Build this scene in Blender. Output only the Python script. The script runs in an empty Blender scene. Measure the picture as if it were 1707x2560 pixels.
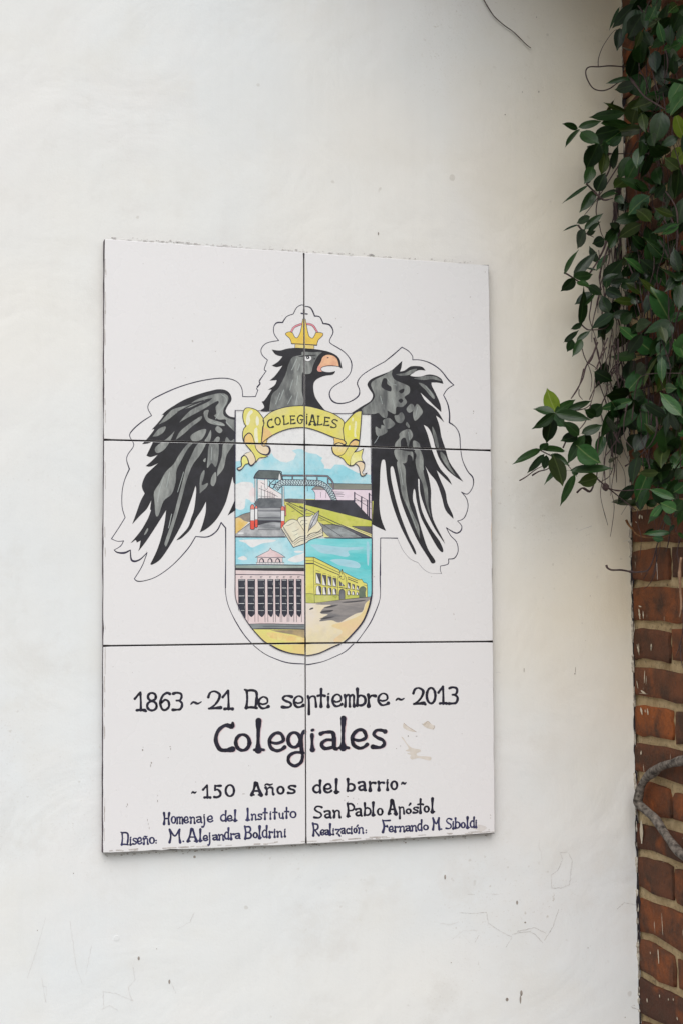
import bpy, bmesh, math, random, re
import numpy as np
from mathutils import Vector, Matrix, noise
from mathutils.geometry import tessellate_polygon
random.seed(7)
scene = bpy.context.scene
COL = scene.collection

# ---------------------------------------------------------------- camera
CAM = Vector((-0.24774681, -2.269983, 1.59758078))
R0 = (0.96196992, 0.00470172, -0.27311492)
R1 = (0.01300817, 0.99792893, 0.06299713)
R2 = (0.27284548, -0.06415407, 0.95991646)
to_w = lambda v: Vector((v[0], v[2], -v[1]))
AX, AY, AZ = to_w(R0), to_w(R1), to_w(R2)      # right, down, forward
FPX = 3500.0
cd = bpy.data.cameras.new('camera')
cam = bpy.data.objects.new('camera', cd); COL.objects.link(cam)
M = Matrix((AX, -AY, -AZ)).transposed().to_4x4(); M.translation = CAM
cam.matrix_world = M
cd.sensor_fit = 'VERTICAL'; cd.sensor_height = 36.0; cd.lens = 36.0*FPX/2560.0
cd.clip_start = 0.02; cd.clip_end = 400
scene.camera = cam

# ---------------------------------------------------------------- light
world = bpy.data.worlds.new('World'); scene.world = world; world.use_nodes = True
nt = world.node_tree
sky = nt.nodes.new('ShaderNodeTexSky'); sky.sky_type = 'NISHITA'; sky.sun_disc = False
SUN_EL, SUN_AZ = math.radians(46), math.radians(197)      # azimuth clockwise from +Y
sky.sun_elevation = SUN_EL; sky.sun_rotation = SUN_AZ
sky.air_density = 1.6; sky.dust_density = 1.5; sky.ozone_density = 1.0
bg = nt.nodes['Background']; bg.inputs['Strength'].default_value = 0.08
hs = nt.nodes.new('ShaderNodeHueSaturation'); hs.inputs['Saturation'].default_value = 0.62
nt.links.new(sky.outputs[0], hs.inputs['Color']); nt.links.new(hs.outputs[0], bg.inputs[0])
sd = bpy.data.lights.new('sun', 'SUN'); sd.energy = 1.5; sd.angle = math.radians(60); sd.color = (1, .975, .945)
sun = bpy.data.objects.new('sun', sd); COL.objects.link(sun)
sdir = Vector((math.sin(SUN_AZ)*math.cos(SUN_EL), math.cos(SUN_AZ)*math.cos(SUN_EL), math.sin(SUN_EL)))
sun.rotation_euler = sdir.to_track_quat('Z', 'Y').to_euler(); sun.location = (0, -4, 6)
scene.view_settings.view_transform = 'Standard'; scene.view_settings.look = 'None'
scene.view_settings.exposure = 0.61; scene.view_settings.gamma = 1.0
scene.view_settings.use_curve_mapping = False

# ---------------------------------------------------------------- survey: photo points on known planes
def ray(u, v): return AX*((u-853.5)/FPX) + AY*((v-1280)/FPX) + AZ
def W(u, v, y=0.0):
    d = ray(u, v); return CAM + d*((y-CAM.y)/d.y)
XC = 0.9357
def S(u, v, x=XC):
    d = ray(u, v); return CAM + d*((x-CAM.x)/d.x)

# ---------------------------------------------------------------- helpers
def lin(c): return tuple(((x/255)/12.92 if x/255 <= .04045 else ((x/255+.055)/1.055)**2.4) for x in c)
def link(o): COL.objects.link(o); return o
def tag(o, label=None, cat=None, group=None, kind=None):
    for k, v in (('label', label), ('category', cat), ('group', group), ('kind', kind)):
        if v: o[k] = v
    return o
def empty(name, loc, label, cat, group=None):
    o = link(bpy.data.objects.new(name, None)); o.location = loc; o.empty_display_size = .05
    return tag(o, label, cat, group)
def obj(name, verts, faces, mats, parent=None, mi=None, smooth=False):
    """one mesh object; verts are world points, kept relative to the parent's base"""
    off = Vector(parent.location) if parent and parent.parent is None else (Vector(parent.parent.location) if parent else Vector())
    me = bpy.data.meshes.new(name)
    me.from_pydata([tuple(Vector(v)-off) for v in verts], [], faces)
    for m in (mats if isinstance(mats, (list, tuple)) else [mats]): me.materials.append(m)
    if mi: me.polygons.foreach_set('material_index', mi)
    if smooth: me.polygons.foreach_set('use_smooth', [True]*len(me.polygons))
    o = link(bpy.data.objects.new(name, me))
    if parent: o.parent = parent
    return o

class N:
    """tiny node-tree writer"""
    def __init__(s, name):
        s.m = bpy.data.materials.new(name); s.m.use_nodes = True; s.t = s.m.node_tree
        s.b = s.t.nodes['Principled BSDF']
    def n(s, typ, **kw):
        x = s.t.nodes.new(typ)
        for k, v in kw.items():
            if k.startswith('i_'):
                key = k[2:]; key = int(key) if key.isdigit() else key
                s.set(x, key, v)
            else: setattr(x, k, v)
        return x
    def set(s, x, key, v):
        if hasattr(v, 'is_output'): s.t.links.new(v, x.inputs[key])
        else: x.inputs[key].default_value = v
    def coord(s, kind='Object'): return s.n('ShaderNodeTexCoord').outputs[kind]
    def mapping(s, v, scale): return s.n('ShaderNodeMapping', i_Vector=v, i_Scale=scale).outputs[0]
    def noise(s, v, scale, detail=3, rough=.55): return s.n('ShaderNodeTexNoise', i_Vector=v, i_Scale=scale, i_Detail=detail, i_Roughness=rough).outputs['Fac']
    def ramp(s, f, a, b, c0=(0, 0, 0, 1), c1=(1, 1, 1, 1)):
        r = s.n('ShaderNodeValToRGB', i_Fac=f); e = r.color_ramp.elements
        e[0].position = a; e[1].position = b; e[0].color = c0; e[1].color = c1
        return r.outputs[0]
    def mix(s, f, a, b, mode='MIX'):
        x = s.n('ShaderNodeMix', data_type='RGBA', blend_type=mode)
        for i, v in ((0, f), (6, a), (7, b)):
            if hasattr(v, 'is_output'): s.t.links.new(v, x.inputs[i])
            else: x.inputs[i].default_value = v if i == 0 else (tuple(v)+(1,) if len(v) == 3 else v)
        return x.outputs[2]
    def math(s, op, a, b=0.0): return s.n('ShaderNodeMath', operation=op, i_0=a, i_1=b).outputs[0]
    def bump(s, h, strength, dist): s.set(s.b, 'Normal', s.n('ShaderNodeBump', i_Height=h, i_Strength=strength, i_Distance=dist).outputs[0])
    def done(s, color=None, rough=None, spec=None):
        if color is not None: s.set(s.b, 'Base Color', color if hasattr(color, 'is_output') else tuple(color)+(1,))
        if rough is not None: s.set(s.b, 'Roughness', rough)
        if spec is not None: s.set(s.b, 'Specular IOR Level', spec)
        return s.m

# ---------------------------------------------------------------- materials
def mat_wall():
    k = N('white_limewash'); v = k.coord()
    big = k.noise(v, 1.3, 4); mid = k.noise(v, 7, 5, .6)
    c = k.mix(k.ramp(big, .36, .64), (.735, .755, .765), (.79, .775, .74))
    c = k.mix(k.math('MULTIPLY', k.ramp(k.noise(v, 3.1, 5, .65), .48, .66), .45), c, (.765, .745, .735))
    wn = k.math('MULTIPLY', k.ramp(k.noise(v, 9, 6, .7), .54, .66), k.ramp(k.noise(v, 1.9, 2), .44, .6))
    c = k.mix(k.math('MULTIPLY', wn, .42), c, (.66, .645, .62))
    # ochre tint in the plaster colour, stronger towards the brickwork and upwards
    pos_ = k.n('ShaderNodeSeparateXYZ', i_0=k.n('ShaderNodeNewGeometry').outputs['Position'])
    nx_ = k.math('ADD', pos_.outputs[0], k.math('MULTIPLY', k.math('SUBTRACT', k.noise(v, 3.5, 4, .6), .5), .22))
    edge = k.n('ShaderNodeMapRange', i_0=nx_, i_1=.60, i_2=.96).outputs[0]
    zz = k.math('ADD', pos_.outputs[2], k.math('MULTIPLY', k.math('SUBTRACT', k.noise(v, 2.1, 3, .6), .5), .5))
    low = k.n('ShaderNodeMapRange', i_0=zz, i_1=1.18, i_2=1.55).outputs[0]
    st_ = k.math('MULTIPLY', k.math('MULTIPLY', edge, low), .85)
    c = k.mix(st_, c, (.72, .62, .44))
    c = k.mix(k.math('MULTIPLY', k.ramp(mid, .52, .72), .30), c, (.70, .675, .62))
    st = k.noise(k.mapping(v, (60, 60, 1.6)), 1.0, 3)          # brush drag, vertical
    c = k.mix(k.math('MULTIPLY', k.ramp(st, .5, .75), .10), c, (.66, .65, .64))
    sp = k.noise(v, 95, 2, .5); area = k.ramp(k.noise(v, 2.3, 2), .52, .68)
    c = k.mix(k.math('MULTIPLY', k.math('MULTIPLY', k.ramp(sp, .70, .76), area), .45), c, (.38, .33, .27))
    sp2 = k.noise(v, 38, 1, .5)
    c = k.mix(k.math('MULTIPLY', k.ramp(sp2, .80, .83), .35), c, (.42, .38, .33))
    c = k.mix(k.math('MULTIPLY', k.math('MULTIPLY', k.ramp(k.noise(v, 240, 3, .7), .60, .68), area), .30), c, (.46, .41, .35))
    h = k.math('ADD', k.math('MULTIPLY', k.noise(v, 240, 4, .7), .35), k.math('MULTIPLY', k.noise(v, 17, 3, .5), 1.3))
    h = k.math('ADD', h, k.math('MULTIPLY', k.noise(v, 3.2, 2, .5), 6.0))
    h = k.math('ADD', h, k.math('MULTIPLY', st, .25))
    tr_ = k.n('ShaderNodeTexNoise', i_Vector=v, i_Scale=4.5, i_Detail=3.0, i_Distortion=1.4).outputs['Fac']
    h = k.math('ADD', h, k.math('MULTIPLY', tr_, 4.0))
    k.bump(h, .5, .0016)
    return k.done(c, .82, .25)
def mat_glaze():
    k = N('white_tile_glaze'); v = k.coord()
    c = k.mix(k.ramp(k.noise(v, 4, 3), .35, .7), (.765, .745, .755), (.755, .745, .75))
    c = k.mix(k.math('MULTIPLY', k.ramp(k.noise(v, 14, 5, .7), .62, .85), .14), c, (.70, .66, .64))
    sp = k.noise(v, 130, 2, .5)
    c = k.mix(k.math('MULTIPLY', k.ramp(sp, .755, .79), .5), c, (.30, .26, .22))
    k.bump(k.noise(v, 9, 3, .5), .12, .004)
    return k.done(c, k.ramp(k.noise(v, 20, 3), .3, .8, (.22,)*3+(1,), (.36,)*3+(1,)), .5)
MAT = {}
WHITE = lin((226, 225, 225))[0]
def paint(rgb, rgb2=None, scale=45, stretch=(1, 1, 1), rough=.42, lo=.4, hi=.62):
    """glazed brush colour, two tones mixed by brushy noise"""
    key = (rgb, rgb2, scale, stretch)
    if key in MAT: return MAT[key]
    a = [x*.76/WHITE for x in lin(rgb)]
    b = [x*.76/WHITE for x in lin(rgb2)] if rgb2 else [min(.8, x*1.22+.008) for x in a]
    k = N('glaze_paint'); v = k.mapping(k.coord(), stretch)
    f = k.noise(v, scale, 5, .62)
    c = k.mix(k.ramp(f, lo, hi), a, b)
    g = k.noise(v, scale*3.2, 4, .7)
    c = k.mix(k.math('MULTIPLY', k.ramp(g, .5, .72), .28), c, [x*.55 for x in a])
    c = k.mix(k.math('MULTIPLY', k.ramp(k.noise(v, 11, 3, .6), .5, .68), .22), c, [min(.76, x*1.5+.03) for x in b])
    k.bump(f, .08, .0006)
    MAT[key] = k.done(c, rough, .45)
    return MAT[key]
INK = lambda: paint((38, 34, 52), (48, 44, 72), 60, rough=.38)
def mat_simple(name, c1, c2, scale, rough=.8, bump=.4, bd=.002, spec=.3, detail=5):
    k = N(name); v = k.coord()
    f = k.noise(v, scale, detail, .62)
    k.bump(k.math('ADD', f, k.noise(v, scale*6, 3, .6)), bump, bd)
    return k.done(k.mix(k.ramp(f, .35, .68), c1, c2), rough, spec)
def mat_brick():
    k = N('weathered_brick'); v = k.coord('Object')
    rnd = k.n('ShaderNodeObjectInfo').outputs['Random']
    w = k.n('ShaderNodeVectorMath', operation='ADD', i_0=k.n('ShaderNodeNewGeometry').outputs['Position'], i_1=(3.1, 7.7, 1.3)).outputs[0]
    f = k.noise(w, 22, 5, .6)
    base = k.ramp(rnd, 0.0, 1.0, (.075, .028, .017, 1), (.30, .085, .022, 1))
    r2 = k.math('FRACT', k.math('MULTIPLY', rnd, 7.31))
    base = k.mix(k.math('MULTIPLY', r2, .75), base, (.095, .045, .028))
    c = k.mix(k.ramp(f, .38, .66), base, (.07, .036, .022))
    c = k.mix(k.math('MULTIPLY', k.ramp(k.noise(w, 13, 4), .55, .7), .6), c, (.38, .10, .022))
    c = k.mix(k.math('MULTIPLY', k.ramp(k.noise(w, 60, 4, .7), .60, .74), .7), c, (.035, .028, .022))
    dr = k.noise(k.mapping(w, (90, 90, 18)), 1.0, 3, .55)       # pale paint drips
    c = k.mix(k.math('MULTIPLY', k.ramp(dr, .70, .735), .75), c, (.56, .47, .36))
    k.bump(k.math('ADD', k.noise(w, 120, 5, .7), k.math('MULTIPLY', f, 2)), .9, .0038)
    return k.done(c, .85, .25)
def mat_mortar():
    k = N('sandy_mortar'); w = k.coord()
    f = k.noise(w, 30, 5, .65)
    c = k.mix(k.ramp(f, .35, .68), (.36, .255, .135), (.60, .46, .27))
    c = k.mix(k.math('MULTIPLY', k.ramp(k.noise(w, 150, 4, .7), .57, .7), .8), c, (.10, .075, .05))
    k.bump(k.noise(w, 180, 5, .7), .9, .003)
    return k.done(c, .95, .15)
def mat_leaf(name, a, b, rib, trans=.0, rough=.32):
    k = N(name); v = k.coord('Object')
    rnd = k.n('ShaderNodeObjectInfo').outputs['Random']
    uv = k.n('ShaderNodeUVMap').outputs[0]
    sep = k.n('ShaderNodeSeparateXYZ', i_0=uv)
    c = k.mix(rnd, a, b)
    c = k.mix(k.math('MULTIPLY', k.ramp(k.noise(uv, 3.5, 3), .45, .7), .45), c, tuple(x*.55 for x in a))
    d = k.math('ABSOLUTE', k.math('SUBTRACT', sep.outputs[0], .5))
    c = k.mix(k.ramp(d, .0, .045, (.75, .75, .75, 1), (0, 0, 0, 1)), c, rib)
    wv = k.n('ShaderNodeTexWave', i_Vector=uv, i_Scale=3.2, i_Distortion=.6); wv.bands_direction = 'DIAGONAL'
    k.bump(k.math('ADD', k.math('MULTIPLY', wv.outputs['Fac'], .25), k.noise(uv, 6, 3)), .25, .001)
    k.set(k.b, 'Subsurface Weight', 0.0)
    if trans: k.set(k.b, 'Transmission Weight', 0.0)
    m = k.done(c, rough, .28)
    if trans:
        t = k.n('ShaderNodeBsdfTranslucent', i_Color=c); mx = k.n('ShaderNodeMixShader', i_0=trans)
        k.t.links.new(k.b.outputs[0], mx.inputs[1]); k.t.links.new(t.outputs[0], mx.inputs[2])
        k.t.links.new(mx.outputs[0], k.t.nodes['Material Output'].inputs[0])
    return m
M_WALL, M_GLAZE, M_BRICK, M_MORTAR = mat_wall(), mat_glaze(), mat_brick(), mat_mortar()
M_BISQ = mat_simple('tile_edge_clay', (.03, .02, .028), (.10, .07, .08), 60)
M_GROUT = mat_simple('black_joint', (.012, .009, .012), (.03, .02, .025), 80)
M_BED = mat_simple('purple_adhesive', (.02, .014, .02), (.16, .12, .14), 55)
M_PAVE = mat_simple('grey_pavement', (.20, .19, .18), (.30, .29, .27), 8)
M_STONE = mat_simple('coping_stone', (.22, .20, .17), (.34, .31, .27), 14)
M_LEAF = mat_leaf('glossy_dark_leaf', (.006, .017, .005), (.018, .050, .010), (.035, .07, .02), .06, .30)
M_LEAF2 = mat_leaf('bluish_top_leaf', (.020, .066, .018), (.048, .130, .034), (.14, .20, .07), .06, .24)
M_LEAF3 = mat_leaf('backlit_yellow_leaf', (.14, .22, .02), (.22, .30, .03), (.30, .36, .10), .35, .4)  # bright yellow-green of backlit blades put into the base colour
M_LEAF4 = mat_leaf('olive_leaf', (.024, .040, .007), (.040, .062, .010), (.10, .13, .04), .15)
M_STEM = mat_simple('purple_brown_twig', (.045, .028, .030), (.10, .065, .062), 90, .8)
M_BARK = mat_simple('grey_bark', (.04, .032, .027), (.27, .23, .195), 110, .9, .8, .002)
M_DIRT = mat_simple('grey_dirt', (.22, .19, .17), (.42, .38, .34), 70, .95)
M_CRACK = mat_simple('crack_line', (.42, .40, .39), (.62, .60, .58), 70, .95)
M_FAINT = mat_simple('healed_crack', (.60, .58, .57), (.72, .70, .69), 70, .95)
M_OFF = mat_simple('bare_patch', (.50, .46, .41), (.60, .56, .52), 50, .8)
M_WOOD = mat_simple('brown_eave_boards', (.10, .06, .035), (.16, .10, .06), 20)

# ---------------------------------------------------------------- setting: ground
def boxmesh(x0, x1, y0, y1, z0, z1):
    v = [(x, y, z) for x in (x0, x1) for y in (y0, y1) for z in (z0, z1)]
    f = [(0, 1, 3, 2), (4, 6, 7, 5), (0, 4, 5, 1), (2, 3, 7, 6), (0, 2, 6, 4), (1, 5, 7, 3)]
    return v, f
tag(obj('ground', [(-120, -120, 0), (120, -120, 0), (120, 120, 0), (-120, 120, 0)], [(0, 1, 2, 3)], mat_simple('ground_grey', (.17, .165, .155), (.23, .22, .21), 2)), kind='structure')
v, f = boxmesh(-8, 3, -2.6, 1.0, .004, .12)
tag(obj('pavement', v, f, M_PAVE), kind='structure')

# ---------------------------------------------------------------- plaster wall
WZ = 3.75
pw = empty('plaster_wall', (-1.2, 0.15, .12), 'white painted plaster wall carrying the tile mural, cracked near its foot', 'wall')
nx, nz = 130, 130
vv = []; ff = []
xs = [-5.0+(5.0+XC+.004)*(i/nx)**.55 for i in range(nx+1)]
for j in range(nz+1):
    z = .12+(WZ-.12)*j/nz
    for i, x in enumerate(xs):
        yy = noise.noise(Vector((x*1.7, 3.3, z*1.7)))*.0022 + noise.noise(Vector((x*7, 9.3, z*5)))*.0007
        if i == nx: x += noise.noise(Vector((0, 2, z*30)))*.005 - .001
        vv.append((x, yy, z))
for j in range(nz):
    for i in range(nx):
        a = j*(nx+1)+i; ff.append((a, a+1, a+nx+2, a+nx+1))
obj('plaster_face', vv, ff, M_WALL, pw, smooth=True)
v, f = boxmesh(-5.0, XC-.012, .006, .30, .12, WZ)
obj('wall_core', v, f, M_MORTAR, pw)

# ---------------------------------------------------------------- tracing tools (smooth outlines, brush strokes)
def parse(s):
    pts = []
    for m in re.finditer(r'\(([^)]*)\)(!?)', s):
        q = [float(t) for t in m.group(1).split(',')]
        pts.append((q, bool(m.group(2))))
    return pts
def smooth(pts, closed, sub=4, short=3.0):
    """Catmull-Rom through the points, sharp at flagged ones; works for any number of channels"""
    n = len(pts); P = [np.array(p[0]) for p in pts]; K = [p[1] for p in pts]
    out = []
    for i in range(n if closed else n-1):
        a, b = i, (i+1) % n
        p1, p2 = P[a], P[b]
        p0 = p1 if K[a] or (not closed and a == 0) else P[a-1]
        p3 = p2 if K[b] or (not closed and b == n-1) else P[(b+1) % n]
        L = np.linalg.norm((p2-p1)[:2])
        m = 1 if L < short else sub
        for k in range(m):
            t = k/m
            out.append(.5*((2*p1)+(p2-p0)*t+(2*p0-5*p1+4*p2-p3)*t*t+(-p0+3*p1-3*p2+p3)*t**3))
    if not closed: out.append(P[-1])
    return out
FR = {'W': (270, 930, 4), 'H': (570, 750, 4), 'R': (850, 850, 4), '1': (560, 1010, 8), '2': (750, 1010, 8), '3': (570, 1160, 8),
      '4': (750, 1160, 8), '5': (560, 1340, 7.127), '6': (750, 1340, 7.127), 'A': (320, 1700, 4), 'B': (520, 1700, 4), 'C': (780, 1700, 4),
      'D': (290, 1930, 4), 'E': (600, 1930, 4), 'F': (860, 1930, 4), 'P': (0, 0, 1),
      'S': (1100, 2100, 3.136), 'T': (0, 2100, 2.613),
      'X': (1407, 0, 5.2267), 'Y': (1407, 400, 5.2267), 'Z': (1257, 850, 3.4844), 'Q': (1407, 1250, 5.2267), 'G': (1180, 0, 5.2267), 'V': (1507, 1900, 7.84)}
def px(fr, x, y): a, b, s = FR[fr]; return (a+x/s, b+y/s)

# ---------------------------------------------------------------- tile mural
YF = -0.018
mural = empty('tile_mural', W(763.5, 1608, 0), 'mural of six white glazed tiles painted with a crowned black eagle, shield and lettering', 'tile mural')
GRID = [[(262.5, 597.5), (760.3, 631), (1221.5, 663)], [(260.5, 1099.7), (761.5, 1112), (1227, 1126.5)],
        [(258.5, 1615), (763.5, 1608), (1231.5, 1604)], [(258.5, 2132.5), (765.5, 2110), (1236, 2083)]]
GV, GH = 1.35, 1.85
QUADS = []
for r in range(3):
    for c in range(2):
        q = [GRID[r][c], GRID[r][c+1], GRID[r+1][c+1], GRID[r+1][c]]
        dl, dr = (0, -GV) if c == 0 else (GV, 0)
        dt = 0 if r == 0 else GH; db = 0 if r == 2 else -GH
        QUADS.append([(q[0][0]+dl, q[0][1]+dt), (q[1][0]+dr, q[1][1]+dt), (q[2][0]+dr, q[2][1]+db), (q[3][0]+dl, q[3][1]+db)])
def inset(q, d):
    cx = sum(p[0] for p in q)/4; cy = sum(p[1] for p in q)/4
    return [(p[0]+(d if p[0] < cx else -d), p[1]+(d if p[1] < cy else -d)) for p in q]
for qi, q in enumerate(QUADS):
    # front edge wobbles and is chipped here and there; clay flank behind it
    ring = []
    for e in range(4):
        a, b = q[e], q[(e+1) % 4]
        for k in range(24):
            t = k/24; u, v = a[0]+(b[0]-a[0])*t, a[1]+(b[1]-a[1])*t
            outer = (qi % 2 == 0 and e == 3) or (qi % 2 == 1 and e == 1) or (qi < 2 and e == 0) or (qi > 3 and e == 2)
            w = 0
            if outer: w = max(0, noise.noise(Vector((u*.02, v*.02, 4)))*1.6+.2) + max(0, noise.noise(Vector((u*.09, v*.09, 9)))-.25)*4
            cx, cy = sum(p[0] for p in q)/4, sum(p[1] for p in q)/4
            if e in (1, 3): u += -w if u > cx else w
            else: v += -w if v > cy else w
            if k == 0: u = a[0]+(1.6 if a[0] < cx else -1.6)*.5; v = a[1]+(1.6 if a[1] < cy else -1.6)*.5
            ring.append((u, v))
    n = len(ring); vs = []; fs = []; mi = []
    cx, cy = sum(p[0] for p in q)/4, sum(p[1] for p in q)/4
    ins = [(u+(1.1 if u < cx else -1.1)*(abs(u-cx) > 225), v+(1.1 if v < cy else -1.1)*(abs(v-cy) > 225)) for u, v in ring]
    vs += [W(u, v, YF) for u, v in ins]
    vs += [W(u, v, YF+.0007) for u, v in ring]
    back = [W(u, v, YF) for u, v in ring]
    vs += [Vector((p.x, -.011, p.z)) for p in back]
    fs.append(tuple(range(n))[::-1]); mi.append(0)
    for k in range(n):
        j = (k+1) % n
        fs.append((k, j, n+j, n+k)); mi.append(0)
        fs.append((n+k, n+j, 2*n+j, 2*n+k)); mi.append(1)
    obj('tile', vs, fs, [M_GLAZE, M_BISQ], mural, mi)
# adhesive bed behind the tiles, seen as the black joints and the dark edge
P4 = [W(*p, y=YF) for p in (GRID[0][0], GRID[0][2], GRID[3][2], GRID[3][0])]
bed = []
for k in range(4):
    a, b = P4[k], P4[(k+1) % 4]; cen = sum(P4, Vector())/4
    for t in range(40):
        p = a.lerp(b, t/40); q = p + (cen-p).normalized()*((-.0012 if k in (1, 2) else -.0002)+.0014*noise.noise(p*60))
        bed.append(q)
nb = len(bed)
vs = [Vector((p.x, -.0145, p.z)) for p in bed]+[Vector((p.x, .004, p.z)) for p in bed]
obj('adhesive_bed', vs, [tuple(range(nb))[::-1]]+[(k, (k+1) % nb, nb+(k+1) % nb, nb+k) for k in range(nb)], [M_GROUT, M_BED], mural, [0]+[1]*nb)

def clip_tri(poly, quad):
    out = poly
    for e in range(4):
        a, b = quad[e], quad[(e+1) % 4]
        inside = lambda p: (b[0]-a[0])*(p[1]-a[1])-(b[1]-a[1])*(p[0]-a[0])
        new = []
        for i in range(len(out)):
            p, q = out[i], out[(i+1) % len(out)]
            dp, dq = inside(p), inside(q)
            if dp >= 0: new.append(p)
            if (dp > 0 and dq < 0) or (dp < 0 and dq > 0):
                t = dp/(dp-dq); new.append((p[0]+(q[0]-p[0])*t, p[1]+(q[1]-p[1])*t))
        out = new
        if len(out) < 3: return []
    return out
QI = [inset(q, .6) for q in QUADS]
class Coat:
    """one painted part of the mural: film after film of glaze, cut at the tile joints"""
    def __init__(s, name, base=0): s.name = name; s.v = []; s.f = []; s.mi = []; s.mats = []; s.k = base
    def _add(s, polys, mat):
        s.k += 1
        y = YF-.00012-s.k*.0000025
        if mat not in s.mats: s.mats.append(mat)
        m = s.mats.index(mat)
        for poly in polys:
            us = [p[0] for p in poly]; vs = [p[1] for p in poly]
            for q in QI:
                if max(us) < q[0][0]-4 or min(us) > q[1][0]+8 or max(vs) < min(q[0][1], q[1][1]) or min(vs) > max(q[2][1], q[3][1]): continue
                c = clip_tri(poly, q)
                if len(c) >= 3:
                    b = len(s.v); s.v += [W(u, v, y) for u, v in c]
                    s.f.append(tuple(range(b, b+len(c)))[::-1]); s.mi.append(m)
    def fill(s, fr, txt, mat, sub=4):
        pts = [([*px(fr, p[0], p[1])], k) for p, k in parse(txt)]
        s.fillpx(smooth(pts, True, sub), mat)
    def fillpx(s, pp, mat):
        tr = tessellate_polygon([[Vector((p[0], p[1], 0)) for p in pp]])
        P = []
        for t in tr:
            a, b, c = [(float(pp[i][0]), float(pp[i][1])) for i in t]
            cr = (b[0]-a[0])*(c[1]-a[1])-(b[1]-a[1])*(c[0]-a[0])
            if abs(cr) < 1e-6: continue
            P.append([a, b, c] if cr > 0 else [a, c, b])
        s._add(P, mat)
    def line(s, fr, txt, mat, w, closed=False, sub=4, wob=.12, cap=True):
        """w in photo pixels; third value of a point scales the width"""
        sc = FR[fr][2]
        pts = []
        for p, k in parse(txt):
            x, y = px(fr, p[0], p[1]); pts.append(([x, y, p[2] if len(p) > 2 else 1.0], k))
        s.linepx(pts, mat, w, closed, sub, wob, cap)
    def linepx(s, pts, mat, w, closed=False, sub=4, wob=.12, cap=True):
        if closed: pts = pts+[pts[0]]
        # split at sharp corners so that each run is a clean ribbon
        runs = []; cur = [pts[0]]
        for p in pts[1:]:
            cur.append(p)
            if p[1]: runs.append(cur); cur = [p]
        if len(cur) > 1: runs.append(cur)
        for run in runs:
            sp = smooth(run, False, sub)
            P = []
            n = len(sp)
            L = []; Rr = []
            for i in range(n):
                a = sp[max(0, i-1)]; b = sp[min(n-1, i+1)]
                d = np.array([b[0]-a[0], b[1]-a[1]]); l = np.hypot(*d)
                if l < 1e-6: continue
                nrm = np.array([-d[1], d[0]])/l
                ww = w*.5*max(.1, sp[i][2])*(1+wob*noise.noise(Vector((sp[i][0]*.15, sp[i][1]*.15, 2))))
                L.append(sp[i][:2]+nrm*ww); Rr.append(sp[i][:2]-nrm*ww)
            for i in range(len(L)-1):
                for t in ((L[i], Rr[i], Rr[i+1]), (L[i], Rr[i+1], L[i+1])):
                    a, b, c = [(float(q[0]), float(q[1])) for q in t]
                    cr = (b[0]-a[0])*(c[1]-a[1])-(b[1]-a[1])*(c[0]-a[0])
                    if abs(cr) > 1e-7: P.append([a, b, c] if cr > 0 else [a, c, b])
            if cap and len(L) > 1:
                for e, o in ((0, 1), (-1, -2)):
                    c = (L[e]+Rr[e])/2; r = np.hypot(*(L[e]-Rr[e]))/2
                    dd = c-(L[o]+Rr[o])/2; dd = dd/(np.hypot(*dd)+1e-9)
                    a0 = math.atan2(dd[1], dd[0])
                    fan = [(float(c[0]+r*math.cos(a0+t)), float(c[1]+r*math.sin(a0+t))) for t in (-1.57, -.9, -.3, .3, .9, 1.57)]
                    P.append(fan)
            s._add(P, mat)
    def ell(s, fr, cx, cy, rx, ry, mat):
        x, y = px(fr, cx, cy); sc = FR[fr][2]
        s.fillpx([(x+rx/sc*math.cos(t), y+ry/sc*math.sin(t)) for t in [i*math.tau/16 for i in range(16)]], mat)
    def rect(s, fr, x0, y0, x1, y1, mat): s.fill(fr, f'({x0},{y0})!({x1},{y0})!({x1},{y1})!({x0},{y1})!', mat)
    def build(s): return obj(s.name, s.v, s.f, s.mats, mural, s.mi)

ink = INK()
wash = paint((90, 92, 93), (150, 153, 150), 75, (1, 1, .3), lo=.36, hi=.64)
black = paint((24, 23, 28), (38, 37, 44), 40, rough=.55)
# ---- thin outline that runs round eagle and shield
o = Coat('painted_outline')
O = lambda fr, t, w=2.0: o.line(fr, t, ink, w)
O('W', '(1180,2160)(1181,1860)(1180,1560,1.6)!(1135,1505,1.4)!(1090,1590,1.6)(1000,1648,1.5)(880,1645,1.2)!(800,1770,1.4)(650,1930)(500,2040)(380,2085)(300,2092,1.4)(267,2068)!(340,1950)(380,1850)(395,1805)!(330,1870,1.5)(270,1893,2.6)(235,1870,2)(228,1780,1.2)!(170,1808,2.6)(100,1805,1.8)(65,1780,.8)!(130,1740)(160,1688)!(100,1693,.8)(38,1668)!(110,1560)(175,1455)!(145,1350)(145,1200)(170,1080)(218,970,1.6)!(190,880)(205,820)(262,730)(220,640)(250,580,1.5)(340,500,1.4)(440,435)!(402,360)(430,290)(520,235,1.5)(700,155,1.3)(900,95,1.3)(1080,65,1.2)(1200,65,1.2)(1290,95)(1340,160)(1350,245)!(1410,247)(1478,245)!(1502,180)!(1490,165)(1525,120)!(1515,90)(1545,45)(1568,15)')
O('H', '(293,868)(325,830)(316,815)(360,745)(385,710)!(366,690)(398,600)!(345,550)(335,490)(390,430)(510,405)!(465,340)(460,270)(490,228,1.8)(548,225,1.6)!(590,165)(655,140)!(690,75)(740,48)(762,60)')
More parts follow.
